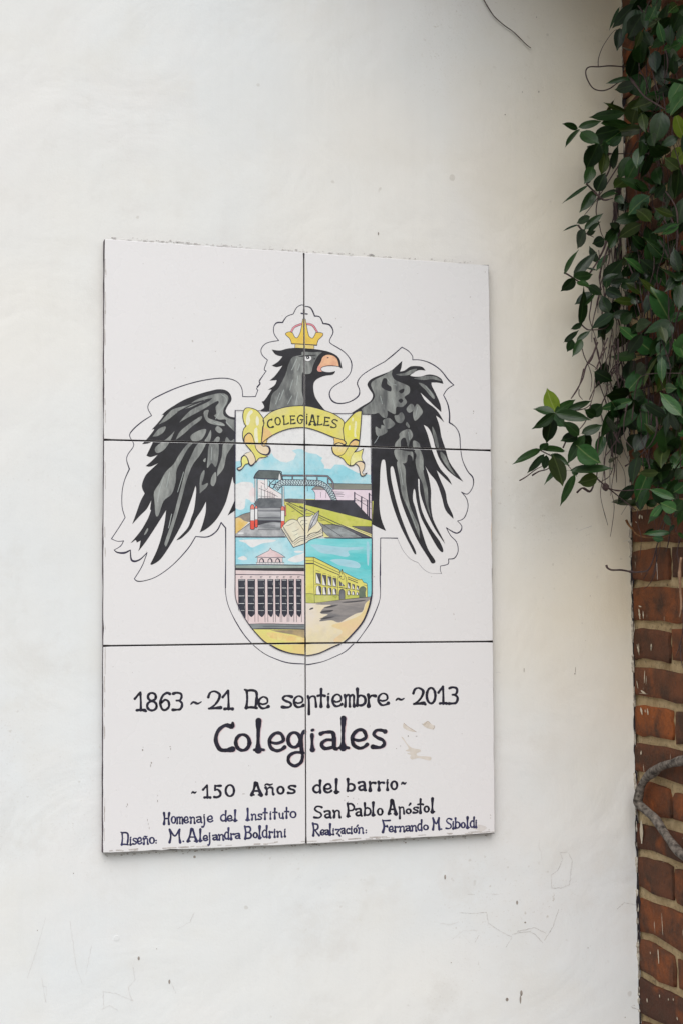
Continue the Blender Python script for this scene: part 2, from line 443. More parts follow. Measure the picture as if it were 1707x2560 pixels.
O('H', '(770,62)(830,80,1.6)(868,160,1.6)!(920,170,1.3)(952,235,1.6)!(1020,250,1.9)(1053,320,1.3)(1018,400)(1030,435)(1120,490,1.2)(1190,550)(1233,630,1.4)(1220,730)(1150,805)(1050,870)(1015,940,1.4)(1045,1010,1.8)(1120,1035,1.5)(1220,1015,1.3)(1300,960,1.6)(1312,900,1.2)(1290,830,1.4)(1330,760)(1420,695)(1560,618)')
O('R', '(445,214)(520,155,1.4)(615,72,1.2)!(680,110)(720,160)(722,198)!(800,200)(900,232,1.4)(1000,300,1.3)(1080,400,1.6)(1133,450)!(1070,490)(1030,550)!(1072,640,1.5)(1090,740,1.8)(1088,825,1.8)!(1150,870)(1190,950,1.3)(1200,1080)(1220,1200)(1270,1310,1.3)(1325,1380,1.5)(1322,1470)(1270,1540)(1210,1520)!(1262,1590)(1274,1680)(1235,1780)(1170,1810,.7)!(1212,1860)(1200,1910,1.6)(1150,1930,1.6)(1058,1877)!(1100,1955)(1160,2020)(1176,2110)(1140,2180,1.3)(1080,2190)!(1075,2240)(1000,2260,.8)!(998,2300,.7)(1010,2335,.6)')
O('R', '(1010,2335)(900,2330,.7)(830,2290)(775,2225)!(700,2190)(630,2110)(590,2030)(570,1985)!', .6)
O('R', '(570,1982,1.4)(470,1980)(402,1980)!(400,2150)(402,2352)!')
O('5', '(38,-60)(40,200)(32,600)(30,950)(70,1200)(150,1400)(230,1550,1.5)(350,1740,1.5)(500,1915,1.2)(700,2080)(900,2180,1.2)(1150,2260,1.6)(1450,2280,1.3)', 1.7)
O('6', '(92,2278)(150,2290,1.7)(400,2240)(600,2160)(800,2060,1.2)(940,1930,1.5)(1000,1890,1.3)(1100,1760)(1250,1540,1.6)(1350,1320,1.4)(1410,1150)(1425,1000)(1420,700,1.6)(1430,200)', 1.7)
o.build()

# ---- eagle wings
wg = Coat('painted_wing', 60)
wg.fill('W', '(1275,455)!(1215,440)(1180,395)(1200,340)(1238,280)(1225,220)(1180,182)(1110,172)(1020,190)(900,225)(760,280)(650,345)(590,385)(537,433)!(560,432)(510,500)(440,577)!(465,575)(410,650)(345,720)!(400,715)(450,700)(425,760)(388,835)!(430,850)(500,828)!(440,890)(380,940)!(430,945)(505,912)!(430,980)(375,1040)(342,1140)(370,1215)!(330,1290)(290,1400)(247,1520)!(330,1430)(390,1370)(437,1283)!(425,1370)(435,1380)!(400,1470)(330,1590)(230,1710)!(250,1700)(280,1680)(292,1705)!(330,1685)!(320,1750)(305,1795)!(380,1700)(460,1580)(530,1470)(585,1380)!(570,1500)(540,1640)(490,1790)(427,1920)!(450,1925)(530,1870)(620,1740)(700,1600)(760,1480)(830,1290)(880,1135)!(885,1200)(865,1370)(835,1460)!(800,1560)(685,1683)!(740,1660)(830,1570)(880,1470)(940,1380)(983,1295)!(980,1400)(950,1520)(920,1605)!(1000,1560)(1090,1470)(1170,1330)(1210,1200)(1250,1045)!(1258,1100)(1280,1130)!', black)
wg.fill('W', '(1280,1260)!(1245,1340)(1200,1435)!(1230,1415)(1280,1380)!', black)
for t in ('(1205,245)(1150,212)(1050,225)(900,272)(800,330)(660,370)(600,420)(510,525)!(600,480)(720,390)(850,345)(1000,272)(1050,260)!(1000,300)(850,370)(780,430)(715,505)!(830,440)(960,370)(1040,320)(1100,290)(1110,310)(1080,350)(1085,410)(1060,430)(1110,475)(1180,475)(1190,520)(1280,605)!(1280,480)!(1215,465)(1160,430)(1160,370)(1195,310)',
          '(940,440)(870,480)(800,530)(720,600)(680,680)!(760,620)(850,540)(930,480)', '(580,545)(510,570)(450,645)!(500,640)(560,600)',
          '(670,590)!(600,660)(480,750)(490,810)(560,780)(620,700)', '(980,570)(900,590)(830,640)(850,690)(930,680)(975,620)',
          '(860,700)(800,720)(720,820)(660,920)(580,1000)(520,1110)(465,1200)(470,1310)(480,1430)(510,1430)(560,1290)(640,1220)(680,1100)(690,980)(750,860)(800,770)',
          '(985,700)(900,720)(830,850)(780,970)(740,1130)(700,1280)(640,1500)(575,1690)(572,1730)(595,1725)(680,1480)(750,1230)(790,1080)(850,930)(930,820)',
          '(1105,710)(1020,712)(1000,870)(995,960)(1040,910)(1080,950)(1105,860)', '(1260,710)(1160,712)(1140,850)(1100,970)(1095,1045)!(1160,960)(1190,830)',
          '(965,980)(925,1050)(920,1215)!(990,1150)(1000,1110)(940,1130)(965,1040)', '(1080,1000)(1040,1050)(1030,1120)(1060,1140)(1085,1080)',
          '(1030,580)(1000,640)(970,690)(1015,700)(1035,640)', '(1190,650)(1180,710)(1275,710)(1265,670)(1230,690)', '(1100,540)(1075,575)(1120,612)(1148,580)',
          '(1010,380)(960,400)(980,480)(1040,520)(1165,540)(1150,510)(1060,480)(1000,450)', '(1090,650)(1060,700)(1110,700)(1120,655)', '(980,860)(955,885)(975,900)', '(400,1560)(380,1590)(365,1630)(385,1615)(405,1580)'):
    wg.fill('W', t, wash)
for t in ('(780,330)(900,300,1.2)(1010,268,.6)', '(700,400)(840,330,1.3)(960,290,.5)', '(1040,385)(1070,380)(1082,415)(1050,430)(1030,410)'): wg.line('W', t, black, 2.2)
lightw = paint((150, 158, 156), (170, 176, 174), 70, (1, 1, .35))
for t in ('(1140,225)(1190,270)(1165,340)(1120,400)(1080,470)', '(1060,500)(1100,520)(1160,530)', '(760,1000)(700,1200)', '(560,1050)(520,1180)(500,1300)', '(620,1000)(590,1150)', '(1040,750)(1035,880)', '(640,1420)(610,1560)', '(1185,500)(1240,560)'):
    wg.line('W', t, lightw, 1.6)
wg.build()
w2 = Coat('painted_wing', 60)
w2.fill('R', '(310,742)!(314,1840)!(370,1870)(455,1908)!(410,1790)(390,1650)(395,1450)(400,1300)(412,1215)(430,1195)(450,1225)(470,1420)(520,1640)(600,1860)(700,2060)(740,2135)(758,2138)(740,2080)(680,1960)(600,1750)(545,1560)(510,1400)(500,1290)(515,1262)(535,1290)(570,1450)(610,1620)(690,1830)(780,2020)(880,2180)(910,2230)(940,2230)(945,2200)(870,2080)(800,1860)(750,1680)(725,1600)(728,1520)(738,1488)(750,1520)(760,1600)(800,1760)(870,1900)(960,2060)(1010,2120)(1028,2100)(990,2010)(900,1880)(820,1720)(785,1550)(775,1390)!(790,1400)(800,1540)(870,1740)(950,1900)(1047,2040)!(1010,1960)(930,1800)(905,1650)(905,1500)(880,1360)(848,1260)!(890,1330)(960,1420)(1010,1560)(1050,1700)(1130,1788)!(1120,1740)(1070,1630)(1050,1520)(1000,1400)(960,1300)!(1020,1360)(1115,1450)!(1080,1380)(1000,1290)(950,1190)(910,1080)(870,940)(832,848)!(880,880)(920,960)(950,1080)(990,1190)(1060,1290)(1140,1360)(1227,1417)!(1180,1350)(1090,1220)(1050,1090)(1010,970)(990,860)(955,755)!(990,780)(1037,823)!(990,740)(940,680)(850,610)(800,525)!(870,590)(940,660)(1008,720)!(1000,650)(960,550)(915,460)(910,425)!(970,425)(1028,438)!(1010,390)(950,355)(880,345)(800,365)(730,365)(695,355)!(740,320)(790,300)(850,305)!(820,270)(760,260)(700,265)(640,305)(595,315)!(610,270)(617,208)!(560,260)(500,310)(400,350)(310,390)(270,440)(290,490)(325,550)(300,610)(220,660)(105,735)!', black)
for t in ('(515,300)(440,350)(340,400)(305,440)(320,490)(345,560)(310,620)(215,690)(220,738)!(335,740)(380,730)(420,770)(460,780)(472,740)(470,705)(500,722)(550,740)(560,670)(620,670)(665,620)(640,570)(690,530)(690,470)(640,440)(550,400)(515,350)',
          '(700,640)(660,690)(690,728)(740,690)(730,650)', '(770,640)(740,680)(725,740)(745,808)(800,760)(822,710)', '(600,725)(575,750)(540,757)(560,815)(610,830)(642,780)(625,730)',
          '(480,780)(425,810)(470,890)(545,845)(515,800)', '(352,868)(370,960)(465,925)(455,870)(410,850)(400,888)', '(665,820)(655,850)(685,880)(692,860)',
          '(680,890)(620,910)(590,940)(590,980)(550,1030)(550,1075)(600,1075)(605,1000)(650,980)(675,1070)(695,1010)(725,960)(710,910)', '(730,1005)(725,1060)(740,1082)(795,1085)(785,1030)',
          '(545,1095)(550,1170)(600,1230)(660,1222)(675,1150)(715,1165)(725,1210)(722,1120)(650,1108)', '(730,1095)(795,1098)(830,1190)(830,1320)(870,1480)(880,1650)(905,1775)!(860,1650)(820,1440)(775,1340)(750,1220)(760,1150)',
          '(565,1220)(590,1380)(620,1560)(680,1700)(740,1860)(795,1985)!(780,1850)(710,1700)(675,1570)(655,1420)(650,1290)(620,1235)', '(920,865)(925,940)(955,1060)(985,1070)(960,950)',
          '(1000,1115)(1010,1180)(1090,1300)(1160,1365)!(1100,1270)(1050,1160)', '(780,430)(850,500)(900,560)(935,590)(940,560)(880,480)(830,440)', '(735,385)(790,370)(870,358)(960,370)(1010,410)(920,392)(830,400)', '(558,342)(640,330)(700,300)(765,288)(730,330)(670,352)(600,357)'):
    w2.fill('R', t, wash)
for t in ('(430,385)(410,440)(420,480)(500,515)(508,470)(470,440)(465,390)', '(585,510)(635,485)(635,515)(610,535)', '(580,605)(605,585)(628,605)(605,630)', '(610,1000)(640,990)(660,1060)(620,1060)', '(660,1110)(740,1098)(735,1115)'):
    w2.fill('R', t, black)
w2.line('R', '(385,960)(362,1000)(340,1032)', paint((190, 200, 205)), .8)
for t in ('(470,390)(500,430)(560,450)', '(400,560)(420,640)', '(520,580)(540,660)', '(680,920)(690,1000)', '(600,1290)(625,1450)', '(820,1200)(830,1300)', '(850,460)(900,520)(930,570)', '(770,670)(750,770)', '(650,1600)(760,1880)'): w2.line('R', t, lightw, 1.4)
w2.build()

# ---- eagle head
h = Coat('painted_head', 100)
h.fill('H', '(440,495)!(520,505)(600,485)(700,478)(800,485)(900,495)(1000,515)(1080,550)(1120,600)(1140,685)!(1105,665)!(1020,660)(950,670)(930,695)(960,715)(1020,722)(1075,710)!(1050,745)(960,760)(880,800)(855,860)(870,960)(920,1040)(995,1130)!(740,1070)!(400,1115)(325,1105)!(365,1070)(340,1015)!(370,1000)(440,895)!(403,897)!(470,850)(490,800)!(420,805)!(480,750)(548,655)!(490,670)(440,655)!(500,620)(548,565)!(480,545)', black)
h.fill('H', '(640,580)(605,650)(580,740)(535,830)(500,890)(440,950)(415,1108)!(560,1085)(745,1062)!(755,1000)(740,900)(745,730)(765,740)(830,730)(855,650)(900,560)(940,520)(850,522)(745,518)(735,550)(680,560)', wash)
h.fill('H', '(1000,548)(950,570)(930,620)(895,680)(902,712)(940,715)(930,690)(950,668)(1020,655)(1110,665)!(1095,600)(1060,562)', paint((226, 170, 138), (238, 190, 150), 60))
h.fill('H', '(905,660)(895,690)(905,712)(938,715)(925,700)(928,670)', paint((224, 140, 130)))
h.line('H', '(1110,665)(1020,655)(950,668)(930,690)(940,712)', ink, 1.2)
h.ell('H', 800, 582, 36, 30, paint((226, 226, 228)))
h.ell('H', 800, 575, 17, 16, black); h.ell('H', 798, 574, 6, 6, paint((226, 226, 228)))
h.line('H', '(710,566,.6)(760,560,1.2)(875,552,.7)', black, 2.6); h.line('H', '(770,605)(800,618)(832,600)', black, 1)
h.ell('H', 866, 588, 8, 7, black); h.ell('H', 1000, 577, 9, 5, ink)
for t in ('(700,760)(690,850)', '(650,800)(620,900)', '(560,900)(520,1000)', '(640,960)(600,1040)', '(700,920)(680,1040)', '(690,590)(640,700)', '(520,930)(480,1040)', '(720,640)(700,700)'): h.line('H', t, lightw, 2.0)
h.build()
c = Coat('painted_crown', 60)
gold = paint((226, 186, 92), (232, 200, 80), 30)
c.fill('H', '(672,440)!(862,455)!(862,487)!(672,480)!', paint((228, 200, 120)))
c.line('H', '(672,440)!(672,480)', ink, 1.2); c.line('H', '(862,455)(862,487)', ink, 1.2)
rose = paint((214, 130, 140))
c.line('H', '(635,318)(665,270)(738,238)', ink, 5.2); c.line('H', '(790,238)(850,255)(895,325)', ink, 5.2)
c.line('H', '(635,318)(665,270)(738,238)', rose, 3.6); c.line('H', '(790,238)(850,255)(895,325)', rose, 3.6)
cr = '(638,435)!(620,385)(578,345)(590,325)(620,318)(650,330)!(672,372)(700,372)(728,310)(750,190)!(775,190)!(800,320)(815,365)(850,380)(880,325)!(920,325)(950,335)(945,360)(905,400)(890,450)!(760,442)!'
c.fill('H', cr, gold); c.line('H', cr, ink, 1.4, closed=True)
c.line('H', '(636,436)(760,443,1.3)(890,452,1.3)', ink, 1.8)
c.line('H', '(762,98,1.2)(762,188,.8)', ink, 4.5); c.line('H', '(735,133)(795,140)', ink, 3.2)
c.build()

# ---- shield with the three townscapes
white_p = paint((226, 226, 227))
cyan = paint((150, 212, 226), (190, 224, 232), 26)
s1 = Coat('painted_footbridge_scene', 150)
s1.fill('P', '(591,1031)!(926,1036)!(928,1160)!(591,1160)!', white_p)
s1.fill('P', '(591,1100)!(928,1100)!(928,1344)!(590,1342)!', white_p)
s1.fillpx([px(*a) for a in [('1', 240, 1150), ('1', 350, 1130), ('1', 440, 1180), ('1', 520, 1200), ('1', 640, 1180), ('1', 900, 1040), ('1', 960, 980), ('1', 1000, 1060), ('1', 1130, 1150), ('1', 1260, 1172), ('1', 1400, 1110), ('1', 1450, 1000), ('1', 1360, 930), ('1', 1480, 900), ('1', 1568, 905), ('2', 90, 950), ('2', 200, 985), ('2', 330, 1000), ('2', 450, 1080), ('2', 420, 1130), ('2', 490, 1230), ('2', 480, 1290), ('2', 620, 1300), ('2', 700, 1210), ('2', 850, 1215), ('2', 1000, 1300), ('2', 1150, 1380), ('2', 1420, 1420), ('4', 1425, 760), ('4', 100, 760), ('3', 160, 1080)]], cyan)
s1.fill('3', '(155,410)!(220,380)(300,355)(440,365)(510,400)(500,480)(430,600)(440,720)(360,700)(340,870)(250,920)(155,880)!', white_p)
s1.fill('3', '(430,560)(500,460)(540,500)!(545,765)!(470,765)(420,660)', paint((234, 214, 216)))
s1.fill('3', '(155,1075)!(300,1005)(450,968)!(450,1165)!(380,1150)(155,1090)!', paint((110, 104, 106), (150, 140, 130)))
s1.fill('3', '(155,1090)!(240,1072)(320,1130)(420,1165)!(205,1365)!(155,1400)!', paint((222, 184, 92), (228, 200, 140)))
s1.fill('3', '(155,1450)!(155,1400)!(205,1362)!(445,1180)!(600,1290)!(1080,1290)!(1150,1455)!', paint((146, 148, 152), (190, 190, 192), 50))
s1.fill('3', '(200,1390)(260,1365)(330,1385)(230,1405)', white_p)
s1.line('3', '(165,1078)(300,1005)(450,965)', ink, 1); s1.line('3', '(205,1362)(445,1180)', ink, 1.2)
# green field, rails
s1.fill('3', '(1130,700)!(1400,695)(2900,740)!(2865,1445)!(1150,1445)!', paint((196, 198, 84), (212, 206, 120), 40))
s1.fill('3', '(1140,700)!(1250,690)(1568,705)!(1568,790)(1200,765)(1140,740)!', paint((96, 92, 92), (130, 122, 118)))
s1.fill('4', '(70,720)!(1095,728)!(1420,1105)!(1425,1140)!(1100,1060)!(500,910)!(85,812)!', paint((44, 44, 52), (58, 58, 68)))
s1.fill('4', '(370,1150)!(470,1215)!(700,1208)!(850,1240)(1400,1462)!(560,1462)!(440,1330)!(380,1200)!', paint((122, 124, 124), (160, 166, 168), 50, (1, 1, 2)))
s1.fill('4', '(860,1245)!(1100,1330)!(1425,1465)!(1240,1465)!', paint((88, 86, 92)))
s1.fill('4', '(1035,1245)!(1425,1250)!(1425,1395)!(1150,1300)!', paint((96, 92, 98)))
cream = paint((226, 216, 150))
s1.fill('4', '(60,860)!(300,980)!(700,1170)!(1060,1280)!(1425,1400)!(1425,1462)!(1380,1462)!(850,1235)!(400,1040)!(60,895)!', cream)
s1.fill('4', '(440,1320)!(590,1462)!(470,1462)!(440,1400)!', cream)
for t, w in (('(0,845,1)(300,985,1)(400,1030)(700,1165)(900,1250)(1400,1462)', 1.9), ('(380,1060)(690,1215)(860,1265)(1240,1462)', 1.3), ('(1070,1290)(1425,1430)', 1.0), ('(1035,1245)(1425,1250)', 1.1), ('(450,1200)(840,1455)', 1.2), ('(360,1122)(510,1125)', 1), ('(450,1215)(700,1208)', 1.4), ('(110,990)(260,1000)', 1), ('(450,1330)(560,1440)', 1), ('(1040,1250)(1420,1395)', 1)):
    s1.line('4', t, ink, w)
for t, w in (('(1180,790)(1540,1045)', 1.9), ('(1215,765)(1568,925)', 1.6), ('(1200,780)(1540,985)', 1.0), ('(1450,935)(1568,940)', 1.2), ('(1340,935)(1280,950)', .8)): s1.line('3', t, ink, w)
# pink buildings
pink = paint((232, 214, 228), (226, 208, 216), 30)
s1.fill('4', '(250,508)!(660,505)!(1425,512)!(1425,1108)!(1095,760)!(1085,728)!(303,718)!(303,600)(290,560)!', pink)
s1.fill('4', '(560,388)!(1425,405)!(1425,518)!(665,508)!(600,450)!', paint((122, 126, 118), (140, 140, 130), 40, (.4, 1, 2)))
s1.fill('4', '(235,508)!(315,445)!(450,455)!(505,510)!', paint((136, 130, 126)))
for t, w in (('(560,388)(1420,402)', 1.3), ('(665,505)(1420,518)', 1.2), ('(235,508)(315,445)(450,455)(505,510)(235,508)', .9), ('(255,515)(303,590)(303,715)', 1.1), ('(415,565)(415,670)', .9), ('(522,575)(522,680)', .9), ('(660,555)(860,565)', .9), ('(670,580)(855,598)', .9), ('(680,605)(885,616)', .9), ('(690,635)(865,652)', .9), ('(150,465)(153,540)', 1), ('(95,718)(1090,728)', 1.1)):
    s1.line('4', t, ink, w)
for t, w in (('(1085,570)(1085,755)', 3.2), ('(1225,655)(1222,895)', 3), ('(1343,730)(1345,1030)', 3), ('(1378,590)(1380,1090)', 3.6), ('(1100,590)(1350,725)', 1.2), ('(1100,685)(1355,850)', 1.2), ('(1100,735)(1425,740)', 1.1), ('(1385,600)(1425,635)', 1.2), ('(1385,760)(1425,772)', 1), ('(1385,880)(1425,900)', 1)): s1.line('4', t, ink, w)
# shelter
s1.fill('3', '(600,315)!(740,325)!(740,395)!(1075,600)!(1075,695)!(600,695)!', paint((234, 218, 218)))
s1.fill('3', '(520,800)!(625,690)!(1075,690)!(1090,830)!(1065,875)!(600,875)!', paint((88, 92, 98), (120, 124, 128), 50))
s1.fill('3', '(600,870)!(1060,870)!(1060,1300)!(600,1300)!', paint((120, 124, 128), (172, 174, 178), 60, (.3, 1, 1.5)))
s1.fill('3', '(605,1130)!(1055,1130)!(1055,1170)(900,1160)(780,1180)(640,1215)(605,1215)!', paint((58, 58, 66)))
for y, w in ((870, 1), (937, 1.7), (1075, 1.6), (1130, 1.2), (1222, .9), (1256, .9), (1312, .9)): s1.line('3', f'({610 if y != 1256 else 630},{y})({1055 if y > 1300 or y < 1200 else 950},{y+3})', ink, w)
s1.line('3', '(665,368)(850,470)(1075,608)', ink, 1); s1.line('3', '(625,488)(800,555)(995,650)', ink, 1); s1.line('3', '(620,640)(930,665)', ink, .9)
for x, a, b in ((672, 430, 690), (740, 515, 690), (798, 530, 690), (830, 550, 690), (866, 550, 690), (902, 570, 690), (930, 600, 690)): s1.line('3', f'({x},{a})({x+2},{b})', ink, 1)
s1.fill('3', '(742,300)!(795,300)!(797,488)!(742,480)!', white_p); s1.line('3', '(742,300)(742,480)(797,490)(792,300)', ink, .8)
for x, a, b in ((542, 290, 750), (570, 290, 735), (598, 290, 715), (1078, 460, 830), (1100, 460, 820), (1127, 450, 810)): s1.line('3', f'({x},{a})({x+3},{b})', ink, 1.1)
s1.line('3', '(556,300)(560,740)', white_p, 2.0); s1.line('3', '(1114,460)(1115,810)', white_p, 1.8)
s1.line('3', '(525,800)(625,690)(840,685)(1075,695)', ink, 1.1)
slate = paint((72, 80, 82), (98, 106, 106), 60)
s1.fill('3', '(625,128)!(1030,140)!(1075,200)(1100,310)!(1060,318)!(1040,250)(1015,310)!(530,292)!(520,270)(560,195)', slate)
s1.line('3', '(625,128)(1030,140)(1075,200)(1100,310)', ink, 2); s1.line('3', '(625,128)(560,195)(522,280)!(800,300)(1015,305)', ink, 2.2)
s1.fill('3', '(1035,190)(1060,305)(1015,310)', white_p)
# footbridge with lattice
def at(path, t):
    L = [0]
    for a, b in zip(path, path[1:]): L.append(L[-1]+math.hypot(b[0]-a[0], b[1]-a[1]))
    d = t*L[-1]
    for i in range(len(path)-1):
        if L[i+1] >= d:
            k = (d-L[i])/(L[i+1]-L[i]); return (path[i][0]+(path[i+1][0]-path[i][0])*k, path[i][1]+(path[i+1][1]-path[i][1])*k)
    return path[-1]
up = [px('3', *p) for p in ((915, 480), (955, 405), (1000, 360), (1060, 325), (1130, 312), (1568, 318))]+[px('4', *p) for p in ((100, 318), (380, 330), (480, 370), (560, 430), (640, 520), (700, 620), (735, 720))]
dn = [px('3', *p) for p in ((1000, 530), (1040, 480), (1080, 445), (1150, 425), (1568, 432))]+[px('4', *p) for p in ((100, 435), (330, 435), (420, 455), (490, 500), (560, 590), (630, 720))]
s1.fillpx(up+dn[::-1], paint((205, 226, 230), (180, 206, 212)))
for path, w in ((up, 1.7), (dn, 1.6)): s1.linepx([([p[0], p[1], 1.0], False) for p in path], ink, w)
NL = 28
for i in range(NL):
    for d in (-1.1, 1.1):
        a = at(up, (i+.5)/NL); b = at(dn, min(1, max(0, (i+.5+d)/NL)))
        s1.linepx([([a[0], a[1], 1.0], False), ([b[0], b[1], 1.0], False)], ink, 1.25, cap=False)
rail = paint((120, 112, 118), (150, 142, 148))
s1.line('3', '(1085,230)(1568,232)(1960,240)(2010,265)(2060,310)(2100,380)(2105,500)', ink, 4.6)
s1.line('3', '(1085,230)(1568,232)(1960,240)(2010,265)(2060,310)(2100,380)(2105,500)', rail, 2.4)
for fr, x, a, b in (('3', 1292, 252, 312), ('4', 122, 265, 320), ('4', 345, 262, 325), ('4', 560, 285, 400)): s1.line(fr, f'({x},{a})({x},{b})', ink, 3.4, cap=False); s1.line(fr, f'({x},{a})({x},{b})', rail, 1.4, cap=False)
s1.line('3', '(825,330)(845,380)(830,450)(900,490)', ink, 1.6); s1.line('3', '(935,320)(860,380)(835,450)', ink, 1.6); s1.line('3', '(960,330)(945,400)(905,480)', ink, 1.2); s1.line('3', '(880,400)(935,410)', ink, 1.8)
# bollards
red1, red2 = paint((222, 120, 106)), paint((224, 78, 62), (232, 100, 84))
for x0, x1, y0, y1, ya, yb in ((542, 600, 828, 1272, 890, 1110), (452, 535, 808, 1310, 905, 1130), (1062, 1135, 838, 1290, 930, 1140)):
    m = (x0+x1)/2
    body = f'({x0},{y0+60})!({x0+12},{y0+20})({m},{y0})({x1-12},{y0+20})({x1},{y0+60})!({x1},{y1-14})!({m},{y1})({x0},{y1-14})!'
    s1.fill('3', body, white_p)
    s1.fill('3', f'({x0},{ya})!({x0},{y0+60})!({x0+12},{y0+20})({m},{y0})({x1-12},{y0+20})({x1},{y0+60})!({x1},{ya})!', red1)
    s1.fill('3', f'({x0},{yb})!({x1},{yb})!({x1},{y1-14})!({m},{y1})({x0},{y1-14})!', red2)
    s1.line('3', body, ink, 1.2, closed=True); s1.line('3', f'({x0},{ya})({x1},{ya})', ink, 1.1); s1.line('3', f'({x0},{yb})({x1},{yb})', ink, .6)
s1.rect('3', 1138, 830, 1162, 1035, red1); s1.line('3', '(1138,830)!(1162,830)!(1165,1035)!(1140,1035)!', ink, 1, closed=True)
s1.build()

s2 = Coat('painted_palace_scene', 330)
s2.fill('5', '(212,25)!(1445,25)!(1445,525)!(212,525)!', cyan)
for t in ('(270,80)(500,60)(900,65)(880,105)(700,130)(600,170)(510,205)(440,170)(380,120)', '(250,400)(340,355)(400,380)(410,420)(330,430)', '(1140,420)(1250,360)(1380,320)(1430,300)(1435,420)(1300,470)(1190,455)', '(1250,270)(1340,262)(1430,280)(1300,300)'): s2.fill('5', t, white_p)
wall_p = paint((228, 212, 212), (222, 200, 200), 20)
s2.fill('5', '(600,385)!(1045,385)!(1045,500)!(600,500)!', wall_p)
s2.fill('5', '(562,382)!(800,262)(812,245)!(830,213)!(860,250)!(900,265)(1095,382)!', paint((222, 186, 188)))
s2.line('5', '(562,382)!(700,312)(800,262)(812,240)(830,213)!(860,250)(900,265)(1000,312)(1098,382)!', ink, 1); s2.line('5', '(575,376)(830,382)(1090,378)', ink, 1.4)
for cx in (676, 825, 962): s2.line('5', f'({cx-38},470)({cx-30},425)({cx},402,1.4)({cx+28},425,1.8)({cx+36},470,1.8)', ink, 1.7)
s2.line('5', '(600,390)(600,470)', ink, .9); s2.line('5', '(1045,390)(1045,470)', ink, .9)
s2.rect('5', 580, 470, 1075, 505, white_p); s2.line('5', '(580,470)(1075,472)', ink, 1)
for i in range(19): s2.line('5', f'({585+i*27},472)({585+i*27},503)', ink, .7, cap=False)
s2.fill('5', '(212,525)!(1445,525)!(1445,580)!(212,580)!', paint((140, 156, 148), (160, 172, 164)))
s2.fill('5', '(212,610)!(1445,615)!(1445,1575)!(452,1575)!(350,1420)(260,1240)(212,1080)!', wall_p)
s2.fill('5', '(212,568)!(600,572)(1445,568)!(1445,628)!(900,622)(212,610)!', paint((48, 44, 50)))
s2.line('5', '(225,515)(700,512)(1440,520)', ink, 2.2)
s2.line('5', '(215,684)(700,690)(1300,690)(1440,700)', ink, 1.9)
night = paint((40, 42, 54), (58, 60, 72), 90)
cols = [(258, 385), (425, 555), (605, 735), (778, 882), (914, 1005), (1027, 1130), (1153, 1248), (1288, 1382)]
for i, (a, b) in enumerate(cols):
    if i == 0: s2.fill('5', '(258,768)!(385,768)!(392,1470)!(335,1390)(268,1240)!', night)
    else:
        j = (a+b)/2+((i*37) % 30-15)
        s2.fill('5', f'({a},768)!({b},768)!({b},1350)!({b-10},1400)({j+14},1445)({j},1440)({a+16},1395)({a+6},1335)!', night)
    for y in (785, 925, 1068, 1203, 1328): s2.line('5', f'({a+9},{y})({b-14},{y+(2 if i%2 else -1)})', white_p, 1.15 if y < 1300 else .7, cap=False)
    for y in (850, 1000, 1140, 1270):
        if (i*3+y//10) % 4 != 0: s2.line('5', f'({b-12-(i%3)*6},{y-20})({b-10},{y+25})', wash, 1.3)
    s2.line('5', f'({a+2},{775})({a+8},{1300})({a+10},{1530 if i else 1250})', ink, .9); 
    if i: s2.line('5', f'({b},{775})({b},{1300})({b+3},{1530})', ink, 1.0)
    x = (a+b)/2; s2.line('5', f'({x+18},722)({x-14},720)!({x-20},732)({x-14},745)!({x+10},745)', ink, .9)
s2.fill('5', '(452,1570)!(1445,1570)!(1445,1655)!(512,1655)!', paint((118, 124, 126), (140, 146, 146), 40, (.4, 1, 2)))
for t, w in (('(452,1570)(800,1562)(1425,1578)', 1.2), ('(700,1615)(1425,1612)', .8), ('(535,1655,.6)(800,1652)(1445,1662)', 2.2)): s2.line('5', t, ink, w)
s2.fill('5', '(512,1662)!(1445,1668)!(1445,2118)!(1200,2090)(1000,2030)(820,1935)(700,1860)(600,1762)', paint((224, 218, 130), (228, 198, 130), 14))
s2.fill('5', '(830,1680)!(1445,1668)!(1445,1810)(1350,1790)(1250,1760)(1150,1745)(1000,1720)', paint((150, 136, 112), (196, 172, 124), 22))
s2.fill('5', '(780,1720)(1000,1730)(1250,1790)(1445,1820)!(1445,1900)!(1200,1870)(950,1850)(800,1790)', paint((230, 198, 132)))
s2.build()

s3 = Coat('painted_street_scene', 330)
s3.fill('6', '(98,45)!(1278,45)!(1272,1085)!(98,1085)!', paint((92, 200, 204), (140, 214, 220), 22, (.35, 1, 1.4)))
pal = paint((158, 208, 222), (178, 214, 226), 24, (.35, 1, 1))
for t in ('(200,150)(500,170)(800,200)(1110,195)(1080,240)(860,260)(880,340)(800,370)(600,330)(380,300)(260,220)', '(540,430)(700,410)(950,440)(1060,500)(1050,570)(900,560)(700,520)(600,470)', '(1180,120)(1230,160)(1220,500)(1190,480)'): s3.fill('6', t, pal)
yel = paint((224, 218, 122), (218, 210, 100), 26)
s3.fill('6', '(98,375)!(255,375)!(705,600)!(722,640)(745,592)(765,645)!(1040,775)!(1088,768)(1130,830)!(1185,855)!(1200,1088)!(860,1122)!(270,1195)!(98,1190)!', yel)
s3.fill('6', '(98,1030)!(170,1025)(240,1032)(262,1052)!(1048,1050)!(1055,1105)!(860,1122)!(270,1195)!(98,1190)!', paint((186, 192, 82), (206, 204, 130), 30))
